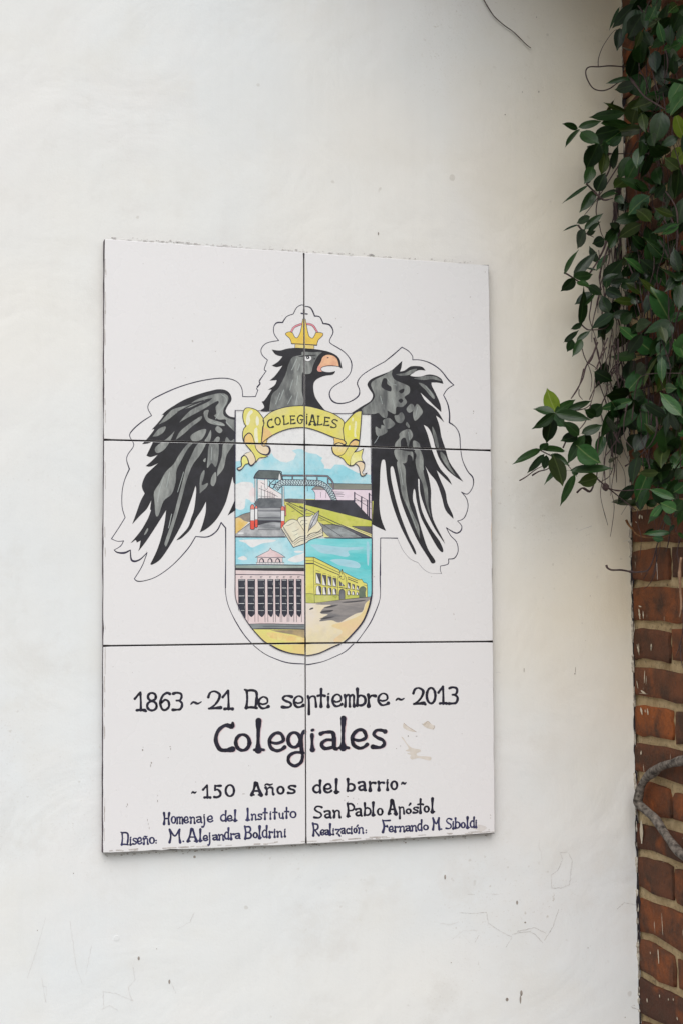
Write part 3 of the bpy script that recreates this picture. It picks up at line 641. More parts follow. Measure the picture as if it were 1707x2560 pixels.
for t, w in (('(100,375)(252,378)!(700,602)!(712,640)', 1.6), ('(105,440)(240,442)!(705,655)', 1.2), ('(100,490)(245,490)!', 2.8), ('(258,500)(450,590)(690,688)', 1.8), ('(245,380)(245,700)(262,1190)', 1), ('(262,858)(400,875)(560,900)(680,915)', .9), ('(270,1047)(480,1050)(690,1052)', 1.6), ('(100,1030)(170,1025)(240,1034)', 1), ('(100,1188)(270,1195)(860,1122)(1275,1082)', 1.3),
             ('(705,690)(722,640)(745,592)(765,650)(780,690)(810,730)(825,800)(828,1045)', 1.1), ('(705,690)(680,730)(676,850)(676,1045)', 1), ('(745,595)(745,680)', 1.4), ('(770,645)(1040,775)(1088,768)(1130,830)(1188,858)(1195,1088)', 1.2), ('(845,730)(1020,800)', 1.5), ('(850,765)(1020,835)', 1.8), ('(1130,870)(1185,890)', 1), ('(700,915)(830,935)', 2.0), ('(830,940)(1035,970)', .8), ('(830,1048)(1040,1052)', 1.2),
             ('(285,608)(352,635)', .8), ('(408,660)(465,675)', .8), ('(500,688)(558,708)', .8), ('(592,718)(650,735)', .8), ('(715,740)(740,770)(775,770)(790,740)(770,715)', .9), ('(700,740)(720,710)(735,730)', 1.8), ('(585,1078)(670,1082)', .6), ('(615,1100)(650,1100)', .6), ('(845,1080)(870,1080)', .6)):
    s3.line('6', t, ink, w)
dk, dkw = paint((70, 68, 74), (100, 98, 100)), paint((232, 230, 224))
for a, b, y0, y1 in ((287, 375, 658, 850), (400, 470, 690, 880), (500, 562, 718, 885), (588, 650, 745, 895), (845, 890, 828, 935), (925, 965, 855, 945), (1003, 1040, 882, 960)):
    s3.fill('6', f'({a},{y0})!({b},{y0+12})!({b},{y1+6})!({a},{y1-8})!', dkw)
    s3.fill('6', f'({a},{y0})!({b},{y0+12})!({b},{y1})!({a+(b-a)*.75},{y1-15})({a+(b-a)*.45},{(y0+y1)/2})!', dk)
    s3.line('6', f'({a},{y0})!({b},{y0+12})!({b},{y1+6})!({a},{y1-8})!', ink, .9, closed=True)
for a, b, y0, y1 in ((292, 380, 885, 1045), (410, 475, 905, 1045), (500, 562, 918, 1045), (588, 652, 932, 1045), (845, 893, 965, 1048), (922, 968, 980, 1050), (998, 1035, 993, 1052)):
    m = (a+b)/2; ar = f'({a},{y1})!({a},{y0+30})({m},{y0})({b},{y0+34})({b},{y1})!'
    s3.fill('6', ar, dkw); s3.fill('6', f'({m-4},{y0+4})!({b-6},{y0+22})({b},{y1})!({b-10},{y1-4})({m+4},{(y0+y1)/2})', dk); s3.line('6', ar, ink, .9, closed=True)
s3.fill('6', '(702,1132)!(700,990)(745,945)(792,985)(795,1122)!', paint((92, 94, 100), (120, 120, 124))); s3.line('6', '(702,1132)(700,990)(745,945)(792,985)(795,1122)', ink, 1.1)
s3.fill('6', '(695,790)!(800,895)!(700,890)!', dk); s3.fill('6', '(740,830)!(760,885)!(745,885)!', dkw)
s3.fill('6', '(1045,1100)!(1045,960)(1080,905)(1130,895)(1175,940)(1160,1000)(1165,1085)!', paint((76, 96, 80), (110, 120, 104), 60))
s3.fill('6', '(98,1198)!(270,1200)!(860,1128)!(1262,1090)!(1215,1280)(1120,1500)(950,1720)(780,1885)(600,1965)(350,2080)(150,2122)(98,2118)!', paint((226, 216, 206), (232, 216, 170), 10))
s3.fill('6', '(1230,1120)!(1215,1280)(1120,1500)(950,1720)(700,1900)(600,1850)(760,1700)(560,1600)(800,1520)(1050,1420)(1140,1300)(1180,1180)', paint((228, 210, 148), (230, 200, 160), 14))
grey = paint((118, 116, 118), (170, 162, 158), 20, (.35, 1, 1.6))
s3.fill('6', '(290,1205)(700,1150)(1240,1095)(1160,1200)(1110,1340)(1000,1380)(880,1440)(700,1540)(560,1500)(350,1520)(420,1450)(350,1470)(500,1400)(370,1380)(420,1290)(560,1230)(400,1225)', grey)
for t in ('(360,1360)(430,1330)(600,1320)(520,1360)(400,1370)', '(420,1280)(560,1235)(690,1225)(560,1270)', '(740,1180)(900,1160)(1150,1140)(1100,1165)(850,1190)', '(355,1475)(500,1440)(620,1440)(450,1480)', '(170,1315)(190,1285)(240,1275)(235,1300)'): s3.fill('6', t, paint((70, 68, 72), (96, 94, 98), 30))
s3.build()

# open book with quill
bk = Coat('painted_book', 480)
page = paint((228, 222, 200), (222, 214, 186))
bk.fill('3', '(1075,1300)!(1100,1240)!(1300,1560)!(1460,1450)(1560,1440)(1680,1390)(1890,1290)!(1905,1430)!(1640,1520)(1560,1580)(1312,1668)!', page)
bk.fill('3', '(1100,1240)!(1200,1140)(1290,1105)(1390,1130)!(1540,1360)!(1560,1435)!(1460,1450)(1380,1490)(1300,1560)!', paint((224, 214, 188)))
bk.fill('3', '(1390,1130)!(1430,1070)(1540,1050)(1640,1045)(1700,1010)(1800,1130)(1890,1280)!(1800,1360)(1680,1390)(1600,1440)(1555,1435)!', paint((232, 222, 188)))
for t, w in (('(1100,1240)(1200,1140)(1290,1105)(1390,1130)', 1.4), ('(1100,1240)!(1300,1560)!(1380,1490)(1460,1450)(1560,1440)', 1.3), ('(1080,1300)!(1312,1668)!(1560,1580)(1640,1520)(1905,1430)!(1890,1285)!(1800,1360)(1680,1385)(1600,1430)', 1.5), ('(1390,1130)(1430,1070)(1540,1050)(1640,1045)(1700,1010)', 1.4), ('(1390,1130)(1470,1250)(1545,1370)', 1.2), ('(1795,1130)(1840,1200)(1890,1280)', 1.2),
             ('(1320,1590)(1440,1500)(1560,1480)(1700,1420)(1890,1330)', 1), ('(1330,1625)(1450,1540)(1600,1500)(1750,1430)(1890,1370)', 1), ('(1110,1290)(1300,1590)', .9), ('(1150,1240,.6)(1230,1220)(1340,1160,.5)', .9), ('(1290,1350,.6)(1360,1335)(1425,1295,.5)', .9), ('(1320,1425,.6)(1370,1410)(1400,1380,.5)', .8), ('(1455,1170)(1480,1130)(1590,1125)', 1), ('(1480,1225)(1520,1195)(1590,1195)', 1), ('(1600,1440)(1640,1400)', 2.4)):
    bk.line('3', t, ink, w)
bk.fill('3', '(1825,930)!(1770,975)(1720,1030)(1670,1120)(1630,1230)(1615,1320)!(1700,1250)(1760,1190)(1800,1080)', paint((170, 172, 176), (220, 220, 222), 70))
bk.line('3', '(1825,930)(1770,975)(1720,1030)(1670,1120)(1630,1230)(1610,1340)!(1700,1250)(1760,1190)(1800,1080)(1825,930)', ink, 1.1); bk.line('3', '(1820,940)(1740,1090)(1600,1370)', ink, 1.3)
for i in range(5): bk.line('3', f'({1770-i*28},{1040+i*50})({1720-i*20},{1070+i*55})', ink, .6)
bk.build()

so = Coat('painted_shield_border', 560)
L = lambda fr, t, w: so.line(fr, t, ink, w)
L('1', '(232,130)(230,700)(228,1560)', 2.6); L('1', '(228,127)(320,125)(400,130)', 1.3)
L('3', '(145,0)(145,700)(150,1568)', 2.0); L('3', '(150,1455)(700,1460)(1150,1458)', 2.4)
L('4', '(500,1473,.6)(900,1480)(1430,1475)', 3.0); L('4', '(1430,0)(1430,700)(1432,1568)', 1.8)
L('2', '(590,180)(800,190)(1030,188)', 1.6); L('2', '(1220,205)(1412,210)', 1.6); L('2', '(1412,210)(1412,700)(1418,1568)', 1.3)
L('1', '(690,132)(940,140)', 1.2)
L('5', '(205,25)(205,700)(207,1060)(260,1240)(350,1420)(500,1640,1.1)(700,1860,1.4)(820,1935,1.8)(1000,2030,1.8)(1200,2090,1.5)(1450,2120,1.5)', 1.9)
L('6', '(92,2120,.8)(150,2128)(350,2085,1.1)(600,1970,1.2)(780,1890,1.4)(950,1730,1.6)(1120,1520,1.7)(1220,1280,1.8)(1262,1100,1.8)(1276,1000,1.2)(1276,700,1.2)(1278,40)', 2.4)
so.build()

# ---- banner
b = Coat('painted_banner', 600)
byel = paint((226, 218, 92), (222, 212, 128), 34); btan = paint((230, 190, 140), (232, 200, 110)); bcream = paint((232, 218, 190), (230, 206, 170), 30)
b.fill('2', '(670,655)!(870,720)(915,780)(880,815)(780,775)(690,800)!', btan)
b.fill('1', '(760,775)!(885,680)!(850,810)!(790,845)!', btan)
b.fill('1', '(450,80)(400,140)(383,250)(410,380)(450,440)!(400,500)(378,600)(390,720)(425,800)!(750,800)!(780,450)(815,400)(795,300)!(680,140)(560,85)', byel)
for t in ('(500,160)(560,120)(580,170)(520,240)(530,330)(490,420)(450,400)(455,260)', '(660,240)(700,290)(700,400)(660,430)(640,330)', '(620,500)(670,480)(680,640)(690,780)(640,780)(610,620)'): b.fill('1', t, paint((236, 232, 196)))
b.line('1', '(750,795)(780,450)!(815,405)!(795,380)(815,360)!(785,345)(795,290)!(680,140)(560,85)(450,80)(400,140,1.1)(383,250,1.1)(410,380)(450,440)!(400,500)(378,600)(390,720)(430,800)', ink, 1.9)
b.fill('1', '(430,800)(405,720)(430,640)(500,585)(560,620)(600,700)(620,805)!', btan)
b.fill('1', '(620,805)!(650,900)(740,1000)(860,1012)(925,940)(910,860)(850,835)(790,845)(740,805)!', bcream)
b.fill('1', '(540,955)!(430,1000)(390,1040)(350,1100)(355,1235)(270,1285)(310,1320)(370,1290)(430,1210)(490,1190)(540,1230)(600,1215)(640,1150)(625,1050)(570,960)', bcream)
b.fill('1', '(360,1110)(380,1060)(430,1040)(475,1100)(485,1185)(430,1210)(370,1260)', paint((226, 212, 120)))
b.fill('1', '(430,800)!(620,805)!(650,900)(740,1000)(880,1045)!(800,1065)(710,1080)(642,1170)!(632,1060)(560,950)', byel)
b.line('1', '(430,800)(560,950)(622,1060)(632,1150)(560,1228,1.8)(510,1200,1.6)(480,1100,1.3)(430,1035,1.2)(370,1055,1.6)(350,1130,1.3)(355,1240,1.2)(270,1285,1.4)(310,1325,1.6)(370,1290)(430,1210,.8)(490,1190,.8)', ink, 2.0)
b.line('1', '(540,955,.5)(450,980)(385,1035)', ink, 1.2); b.line('1', '(642,1165,1.8)(710,1080)(800,1068)(882,1045,1.2)', ink, 1.3)
b.line('1', '(410,760,1.5)(415,660,1.9)(500,580,1.8)(570,630,1.5)(612,760)(650,900,1.2)(740,990,1.8)(860,1015,2.6)(920,950,3.2)(905,865,3)(850,838,2)(785,842,1.3)(740,800)', ink, 1.5)
b.line('1', '(885,690)(855,740)(850,805)', ink, 1.2)
b.fill('2', '(880,390)!(1060,200)(1150,145)(1230,135)!(1205,500)(1175,760)(1160,850)!(940,850)!(900,790)(870,720)!(862,480)', byel)
for t in ('(1095,360)(1120,350)(1130,420)(1110,560)(1120,650)(1080,650)(1080,500)', '(970,440)(1000,430)(1000,510)(970,520)', '(1030,290)(1060,270)(1060,340)(1035,340)'): b.fill('2', t, paint((238, 234, 180)))
b.line('2', '(862,480)(880,395)!(1060,200,1.4)(1150,145,1.5)(1230,135,1.2)!(1205,500,1.2)(1180,760,1.2)(1150,880)(1080,970)(1010,1080,2.2)(990,1225,2.4)', ink, 2.0)
b.fill('2', '(970,855)!(1010,780)(1090,720)(1165,745)!(1145,855)!', btan)
b.fill('2', '(970,855)!(1140,870)!(1070,970)(1015,1080)(990,1230)!(930,1190)(860,1090)(750,1040)!(860,1005)(930,930)', byel)
b.fill('2', '(690,800)(650,830)(640,900)(680,990)(760,1038)(870,1000)(935,890)(950,840)!(860,820)(780,775)', paint((228, 208, 120), (236, 218, 170)))
b.line('2', '(970,845)(1010,770,1.6)(1090,712,2.4)(1175,735,2.4)', ink, 1.8)
b.line('2', '(668,655)(685,740)(680,800)', ink, 1.1); b.line('2', '(870,722,1.4)(915,775,1.8)(885,815,1.8)(780,775,1.4)(680,820,1.8)(640,870,1.8)(670,980,1.5)(760,1038)(870,1000)(935,900)(965,845)', ink, 1.6)
b.line('2', '(755,1042)(860,1095)(930,1190)(1000,1235)', ink, 1.5)
b.fill('2', '(1080,965)!(1180,940)(1265,895)!(1225,1050)(1250,1130)!(1140,1160)(1060,1225)(1010,1220)(1020,1080)', paint((230, 222, 122), (236, 232, 170)))
b.fill('2', '(1110,1195)(1200,1150)(1285,1180)(1280,1290)(1235,1370)(1270,1410)(1335,1375)!(1285,1430)(1210,1425)(1175,1260)', bcream)
b.line('2', '(1080,965)(1180,940)(1265,895)!(1225,1050,.8)(1250,1130,.8)(1285,1190,1.5)(1280,1290)(1240,1360,.8)(1265,1405)(1335,1375,.8)!(1285,1430,1.5)(1210,1425,1.5)(1175,1260,1.1)(1110,1195,1.1)', ink, 1.6)
b.line('2', '(990,1235,1.4)(1060,1225,1.6)(1130,1165,1.3)(1210,1145,1.6)(1275,1185,1.6)', ink, 1.6)
body = '(355,1187)!(430,1122)(560,1075)(700,1058)(800,1062)(920,1090)(1060,1140)(1150,1205)(1158,1248)!(1148,1290)!(1160,1402)!(1050,1370)(900,1310)(760,1275)(600,1290)(450,1350)(335,1435)!(348,1340)(355,1270)!(365,1230)!'
b.fill('H', body, paint((224, 214, 104), (220, 210, 136), 30))
b.fill('H', '(335,1435)!(348,1340)(355,1270)!(400,1290)(450,1350)!', paint((228, 190, 132), (226, 196, 110)))
b.line('H', body, ink, 2.0, closed=True)
b.build()

# ---------------------------------------------------------------- hand lettering
def el(cx, cy, rx, ry, w=1.0, dw=.25):
    return [([cx+rx*math.cos(t), cy+ry*math.sin(t), w+dw*abs(math.cos(t))-dw/2], False) for t in [i*math.tau/14 for i in range(15)]]
G = {
 '1': ['(0,.66,1.1)(.28,.84,.9)(.5,.98,.9)', '(.55,1,1.1)(.6,.5,.85)(.6,.03,1.2)', '(.2,.04,1.2)(.6,.06,1)(1,.04,1.4)'],
 '8': [('e', .5, .75, .36, .2), ('e', .5, .27, .43, .24)],
 '6': ['(.98,.9,1.3)(.7,.95,1)(.3,.78,1)(.1,.4,1.1)(.28,.08,1)(.6,.04,1)(.9,.22,1)(.85,.48,1)(.55,.58,1)(.2,.42,.9)'],
 '3': ['(.1,.9,1.3)(.4,.95,.9)(.8,.9,1)(.88,.73,1)(.72,.55,.9)(.4,.53,.8)', '(.6,.54,.8)(.88,.42,1)(.92,.25,1.1)(.75,.07,1)(.45,.04,.9)(.05,.03,1.3)'],
 '2': ['(.05,.66,1.2)(.2,.9,.9)(.55,.97,.8)(.92,.8,1.1)(.82,.5,1)(.5,.22,.8)(.1,.05,.7)', '(.1,.05,1)(.5,.07,1)(1,.1,1.5)'],
 '0': [('e', .5, .5, .4, .45)], 'o': [('e', .5, .5, .40, .43)], '.': ['(.3,.5,1)(.7,.5,1)'],
 '~': ['(0,.1,.6)(.25,.8,.9)(.65,.3,1)(1,.9,.5)'], ':': ['(.4,0,1)(.6,.05,1)', '(.4,.95,1)(.6,1,1)'], "'": ['(0,0,.8)(1,1,1.2)'],
 'D': ['(.0,1,.8)(.15,.93,1)(.2,.5,.95)(.12,.03,1.3)', '(.2,.95,1)(.6,.97,1.1)(.92,.85,1.2)(.92,.4,1.2)(.82,.05,1)', '(.05,.05,1)(.5,.08,1.1)(.95,.04,1)'],
 'E1': ['(.25,.42,.9)(.45,.36,.8)(.85,.48,.8)(.85,.82,.9)(.5,.97,.7)(.14,.75,1)(.08,.35,1.1)(.35,.04,1)(.7,.05,.8)(.97,.18,1.4)'],
 'e': ['(.15,.48,.8)(.5,.42,.9)(.9,.58,1)(.75,.93,1)(.4,.95,1)(.08,.65,1.15)(.12,.22,1.15)(.45,.03,1)(.75,.07,.9)(.98,.22,1.2)'],
 's': ['(.95,.88,1.4)(.65,.95,.9)(.3,.93,.9)(.12,.73,1)(.4,.55,1)(.78,.43,1)(.9,.22,1)(.6,.05,.9)(.05,.08,1.4)'],
 'p': ['(.1,.95,1.1)(.2,.5,.9)(.2,-.65,1.2)', '(.2,.7,.8)(.45,.93,.8)(.8,.9,.9)(.9,.5,.9)(.95,.02,1.3)'],
 't': ['(.5,1,1.3)(.48,.5,.9)(.48,.02,1.5)', '(0,.62,1)(.5,.66,.9)(1,.62,1.2)'],
 'i': ['(.45,.75,1.2)(.45,.3,.8)(.5,.02,1.7)', '(.45,.97,.9)(.6,.99,.9)'],
 'm': ['(.05,.92,1.3)(.12,.5,.9)(.08,.02,1.4)', '(.12,.75,.8)(.32,.95,.9)(.5,.85,1)(.5,.4,.8)(.52,.02,1.3)', '(.52,.75,.8)(.72,.95,.9)(.9,.85,1)(.9,.4,.9)(.93,.02,1.4)'],
 'b': ['(.1,1,1.5)(.12,.5,.9)(.08,.03,1.4)', '(.12,.48,.9)(.4,.63,.9)(.85,.52,1.1)(.9,.22,1.1)(.55,.05,1)(.1,.08,.9)'],
 'r': ['(.15,.95,1.3)(.2,.5,.9)(.2,.02,1.8)', '(.2,.6,.8)(.5,.88,.9)(.95,.85,1.4)'],
 'C': ['(.99,.98,.8)(.95,.86,1.5)(.6,.9,1.1)(.22,.72,1.1)(.08,.4,1.2)(.28,.1,1.2)(.6,.05,1.1)(.98,.09,1.7)'],
 'c': ['(.95,.85,1.4)(.6,.95,.9)(.2,.75,1)(.1,.4,1.1)(.35,.06,1)(.95,.12,1.3)'],
 'l': ['(.45,1,1.8)(.42,.6,1.1)(.4,.25,1.1)(.42,.03,2.2)', '(0,.03,.9)(.5,.05,1)(1,.03,.9)'],
 'g': [('e', .42, .55, .34, .38), '(1,.98,1.3)(.86,.8,1)(.82,.3,1.2)(.88,-.15,1.2)', '(.95,-.12,.8)(.5,-.1,.9)(.15,-.28,1)(.12,-.6,1)(.45,-.8,1)(.8,-.62,1)(.9,-.3,1)(.85,-.08,1)'],
 'a': ['(.05,.85,1.3)(.3,.93,.9)(.75,.92,1.2)(.85,.6,1.3)(.86,.12,1.3)(1.0,.04,1.2)', '(.85,.5,.8)(.4,.52,.9)(.1,.3,1.1)(.3,.06,1.1)(.82,.14,.9)'],
 '5': ['(.97,.94,1.2)(.3,.93,.9)', '(.18,.95,1)(.16,.6,1)', '(.16,.58,.8)(.5,.65,.9)(.88,.45,1.1)(.88,.2,1.1)(.5,.05,1)(.05,.06,1.3)'],
 'A': ['(.42,1,1.8)(.28,.5,1.1)(.08,.03,1.8)', '(.55,1,1.4)(.72,.5,1.2)(.92,.03,2)', '(.2,.36,.9)(.8,.36,.9)', '(0,.03,.9)(.3,.04,.9)', '(.7,.04,.9)(1,.03,.9)'],
 'n': ['(.05,.9,1.3)(.2,.5,.9)(.14,.02,1.5)', '(.2,.65,.8)(.5,.93,.9)(.83,.8,1)(.85,.3,.9)(.93,.02,1.5)'],
 'd': ['(.88,1,1.5)(.85,.5,.9)(.88,.03,1.4)', '(.85,.52,.8)(.5,.66,.9)(.12,.48,1)(.1,.2,1.1)(.42,.04,1)(.85,.15,.8)'],
 'H': ['(.12,1,1.6)(.2,.5,1.1)(.12,.02,1.7)', '(.92,1,1.6)(.82,.5,1.1)(.88,.02,1.7)', '(.2,.5,1)(.8,.52,1)'],
 'j': ['(.5,.75,1.2)(.6,.3,.9)(.6,-.25,1.1)(.3,-.62,1)(.0,-.6,1.5)', '(.45,.97,.9)(.6,.99,.9)'],
 'I': ['(.45,.93,1.6)(.5,.5,1.1)(.42,.03,2.0)', '(.4,.99,.7)(.55,.99,.7)', '(0,.03,1)(.95,.03,1)'],
 'u': ['(.08,.95,1.2)(.15,.5,.9)(.2,.15,.9)(.5,.03,.9)(.8,.2,.9)', '(.85,.95,1.2)(.82,.5,.9)(.9,.02,1.4)'],
 'P': ['(.1,1,1.3)(.2,.5,1.1)(.15,.02,1.7)', '(.2,.95,1)(.6,.97,1.1)(.95,.75,1.1)(.8,.5,1)(.25,.45,.9)', '(0,.03,.9)(.4,.03,.9)'],
 'B': ['(.05,1,1.2)(.2,.5,1.1)(.12,.02,1.6)', '(.2,.95,1)(.7,.95,1.1)(.85,.75,1.1)(.65,.55,1)(.25,.52,.9)', '(.5,.54,.9)(.92,.38,1.2)(.88,.15,1.2)(.6,.06,1)(.15,.05,1)'],
 'R': ['(.05,1,1.3)(.18,.5,1.2)(.12,.02,1.6)', '(.2,.95,1)(.7,.9,1.2)(.8,.68,1.2)(.6,.5,1)(.2,.46,.9)', '(.35,.48,.9)(.65,.22,1.1)(.95,.03,1.6)'],
 'M': ['(.08,1,1.3)(.18,.5,1.1)(.08,.02,1.7)', '(.12,.97,1.1)(.5,.5,1.1)(.85,.97,1.1)', '(.88,1,1.3)(.85,.5,1.1)(.93,.02,1.7)'],
 'F': ['(.1,1,1.1)(.3,.5,1.3)(.15,.02,1.8)', '(.15,.95,1)(.6,.95,1)(.98,.97,1.2)', '(.3,.5,1)(.6,.48,1.1)(.7,.4,1.2)(.62,.58,.8)'],
 'z': ['(.05,.88,1.3)(.5,.9,.9)(.9,.88,1)', '(.88,.85,.9)(.5,.45,.9)(.2,.08,.8)', '(.2,.08,.9)(.6,.02,1)(.75,-.2,1.2)(.95,-.35,1)'],
 'L': ['(.15,1,1.3)(.2,.5,1)(.15,.03,1.3)', '(0,1,.8)(.35,1,.8)', '(.15,.05,1)(.6,.05,1)(.95,.14,1.4)'], 'EE': ['(.15,.97,1)(.2,.5,1)(.15,.03,1)', '(.1,.96,1)(.5,.95,1)(.93,.93,1.3)', '(.2,.5,1)(.5,.5,1)(.75,.52,1.2)', '(.1,.04,1)(.5,.05,1)(.95,.1,1.4)'],
 'GG': ['(.95,.85,1.3)(.6,.96,1)(.2,.75,1)(.1,.4,1.1)(.35,.06,1)(.75,.1,1)(.88,.4,1)', '(.55,.45,1)(1.0,.45,1)'], 'II': ['(.5,.8,1.2)(.5,.5,.9)(.5,.03,1.4)', '(.45,1,.9)(.55,1,.9)'],
}
G['S'] = G['s']
LBL = ['dark blue line of dates across the lower tiles', 'large dark blue district name with a pink shadow', 'dark blue anniversary line under the big name', 'thin blue dedication line on the lower left tile', 'dark blue dedication line on the lower right tile', 'thin blue designer credit along the bottom edge', 'thin blue maker credit along the bottom edge', 'black capitals painted on the yellow banner']
def letters(name, spec, mat, th, shadow=None, rot=None):
    c = Coat(name, 760 if rot else 0)
    for pas in ((shadow, (2.2, .6)), (mat, (0, 0))):
        if pas[0] is None: continue
        for fr, ch, x0, x1, y0, y1 in spec:
            for st in G[ch]:
                pts = el(*st[1:]) if isinstance(st, tuple) else parse(st)
                out = []
                for p, k in pts:
                    x, y = px(fr, x0+p[0]*(x1-x0), y1-p[1]*(y1-y0))
                    if rot:
                        cx, cy = px(fr, (x0+x1)/2, (y0+y1)/2); a = rot(cx)
                        x, y = cx+(x-cx)*math.cos(a)-(y-cy)*math.sin(a), cy+(x-cx)*math.sin(a)+(y-cy)*math.cos(a)
                    out.append(([x+pas[1][0], y+pas[1][1], (p[2] if len(p) > 2 else 1)], k))
                c.linepx(out, pas[0], th, wob=.25)
    t_ = c.build(); t_['label'] = LBL.pop(0); return t_
navy = paint((22, 20, 34), (32, 30, 50), 60, rough=.36)
navy2 = paint((38, 38, 68), (56, 56, 96), 70, rough=.36)
LT = letters('lettering', [('A', '1', 72, 172, 125, 310), ('A', '8', 188, 298, 120, 310), ('A', '6', 316, 424, 120, 306), ('A', '3', 446, 552, 118, 304), ('A', '~', 632, 736, 215, 245), ('A', '2', 800, 930, 108, 295), ('A', '1', 950, 1048, 108, 297),
    ('A', '.', 175, 188, 306, 316), ('A', 'D', 1170, 1298, 97, 288), ('A', 'E1', 1302, 1410, 165, 286), ('B', 's', 738, 845, 153, 280), ('B', 'E1', 855, 960, 157, 274), ('B', 'p', 992, 1088, 157, 268), ('B', 't', 1098, 1170, 92, 268), ('B', 'i', 1188, 1222, 137, 268),
    ('B', 'E1', 1240, 1340, 140, 265), ('B', 'm', 1360, 1465, 142, 266), ('C', 'b', 440, 538, 90, 262), ('C', 'r', 545, 635, 142, 262), ('C', 'E1', 652, 762, 130, 254), ('C', '~', 836, 916, 182, 204), ('C', '2', 1003, 1116, 75, 248), ('C', '.', 1122, 1134, 238, 248), ('C', '0', 1132, 1240, 70, 242), ('C', '1', 1260, 1340, 66, 241), ('C', '3', 1360, 1458, 64, 241)], navy, 6.1)
LT = letters('lettering', [('A', 'C', 866, 1052, 424, 718), ('A', 'o', 1064, 1234, 533, 716), ('A', 'l', 1266, 1360, 408, 708), ('B', 'e', 608, 772, 525, 712), ('B', 'g', 788, 966, 512, 705), ('B', 'i', 1010, 1082, 497, 700), ('B', 'a', 1120, 1286, 510, 696), ('B', 'l', 1310, 1404, 386, 688), ('C', 'e', 390, 552, 493, 686), ('C', 's', 598, 733, 492, 683)], navy, 8.7, paint((206, 186, 196), (216, 190, 190)))
LT = letters('lettering', [('D', '~', 760, 806, 196, 214), ('D', '1', 874, 946, 134, 260), ('D', '5', 982, 1054, 130, 258), ('D', '0', 1090, 1194, 124, 248), ('D', 'A', 1350, 1463, 112, 233), ('E', 'n', 255, 343, 148, 224), ('E', '~', 252, 328, 118, 134), ('E', 'o', 370, 446, 142, 222), ('E', 's', 480, 558, 133, 216),
    ('E', 'd', 730, 814, 88, 210), ('E', 'e', 840, 917, 118, 207), ('E', 'l', 945, 990, 76, 203), ('F', 'b', 28, 108, 74, 193), ('F', 'a', 140, 214, 94, 186), ('F', 'r', 244, 312, 97, 184), ('F', 'r', 332, 398, 95, 181), ('F', 'i', 416, 446, 78, 178), ('F', 'o', 462, 534, 87, 179), ('F', '~', 570, 618, 102, 124)], navy, 5.5)
LT = letters('lettering', [('D', 'H', 476, 541, 410, 523), ('D', 'o', 554, 604, 440, 517), ('D', 'm', 610, 673, 447, 516), ('D', 'e', 682, 727, 447, 511), ('D', 'n', 744, 794, 447, 511), ('D', 'a', 807, 861, 445, 507), ('D', 'j', 866, 902, 427, 503), ('D', 'e', 917, 971, 438, 501), ('D', 'd', 1047, 1109, 390, 494), ('D', 'e', 1115, 1166, 435, 491), ('D', 'l', 1180, 1214, 384, 487),
    ('E', 'I', 62, 100, 360, 484), ('E', 'n', 116, 166, 418, 477), ('E', 's', 182, 221, 418, 477), ('E', 't', 234, 274, 368, 474), ('E', 'i', 295, 321, 398, 470), ('E', 't', 332, 372, 365, 469), ('E', 'u', 391, 439, 410, 464), ('E', 't', 449, 489, 357, 462), ('E', 'o', 500, 567, 391, 461)], navy2, 4.0)
LT = letters('lettering', [('E', 'S', 740, 824, 338, 464), ('E', 'a', 846, 911, 385, 461), ('E', 'n', 932, 1004, 380, 454), ('E', 'P', 1065, 1142, 314, 446), ('E', 'a', 1152, 1214, 363, 441), ('F', 'b', 197, 267, 312, 437), ('F', 'l', 275, 305, 307, 434), ('F', 'o', 327, 387, 360, 434), ('F', 'A', 437, 523, 285, 423), ('F', 'p', 542, 599, 348, 418), ('F', 'o', 614, 669, 367, 417), ('F', "'", 646, 660, 316, 334),
    ('F', 's', 687, 737, 350, 411), ('F', 't', 734, 787, 272, 411), ('F', 'o', 794, 849, 338, 404), ('F', 'l', 864, 899, 266, 401)], navy, 4.8)
LT = letters('lettering', [('D', 'D', 52, 129, 602, 733), ('D', 'i', 137, 162, 652, 727), ('D', 's', 171, 209, 660, 724), ('D', 'e', 217, 261, 655, 721), ('D', 'n', 275, 326, 658, 721), ('D', '~', 282, 317, 641, 651), ('D', 'o', 335, 391, 650, 719), ('D', ':', 400, 410, 684, 710), ('D', 'M', 529, 654, 574, 706), ('D', '.', 672, 682, 688, 698), ('D', 'A', 714, 818, 570, 696), ('D', 'l', 833, 864, 574, 689), ('D', 'e', 875, 921, 634, 687), ('D', 'j', 925, 952, 610, 686),
    ('D', 'a', 970, 1019, 628, 681), ('D', 'n', 1029, 1081, 622, 679), ('D', 'd', 1087, 1134, 562, 674), ('D', 'r', 1146, 1187, 614, 671), ('D', 'a', 1194, 1244, 612, 667), ('D', 'B', 1287, 1359, 542, 670), ('E', 'o', 132, 180, 603, 661), ('E', 'l', 187, 215, 544, 661), ('E', 'd', 224, 277, 540, 657), ('E', 'r', 292, 329, 594, 654), ('E', 'i', 341, 359, 572, 651), ('E', 'n', 372, 424, 590, 649), ('E', 'i', 441, 463, 572, 645)], navy2, 4.1)
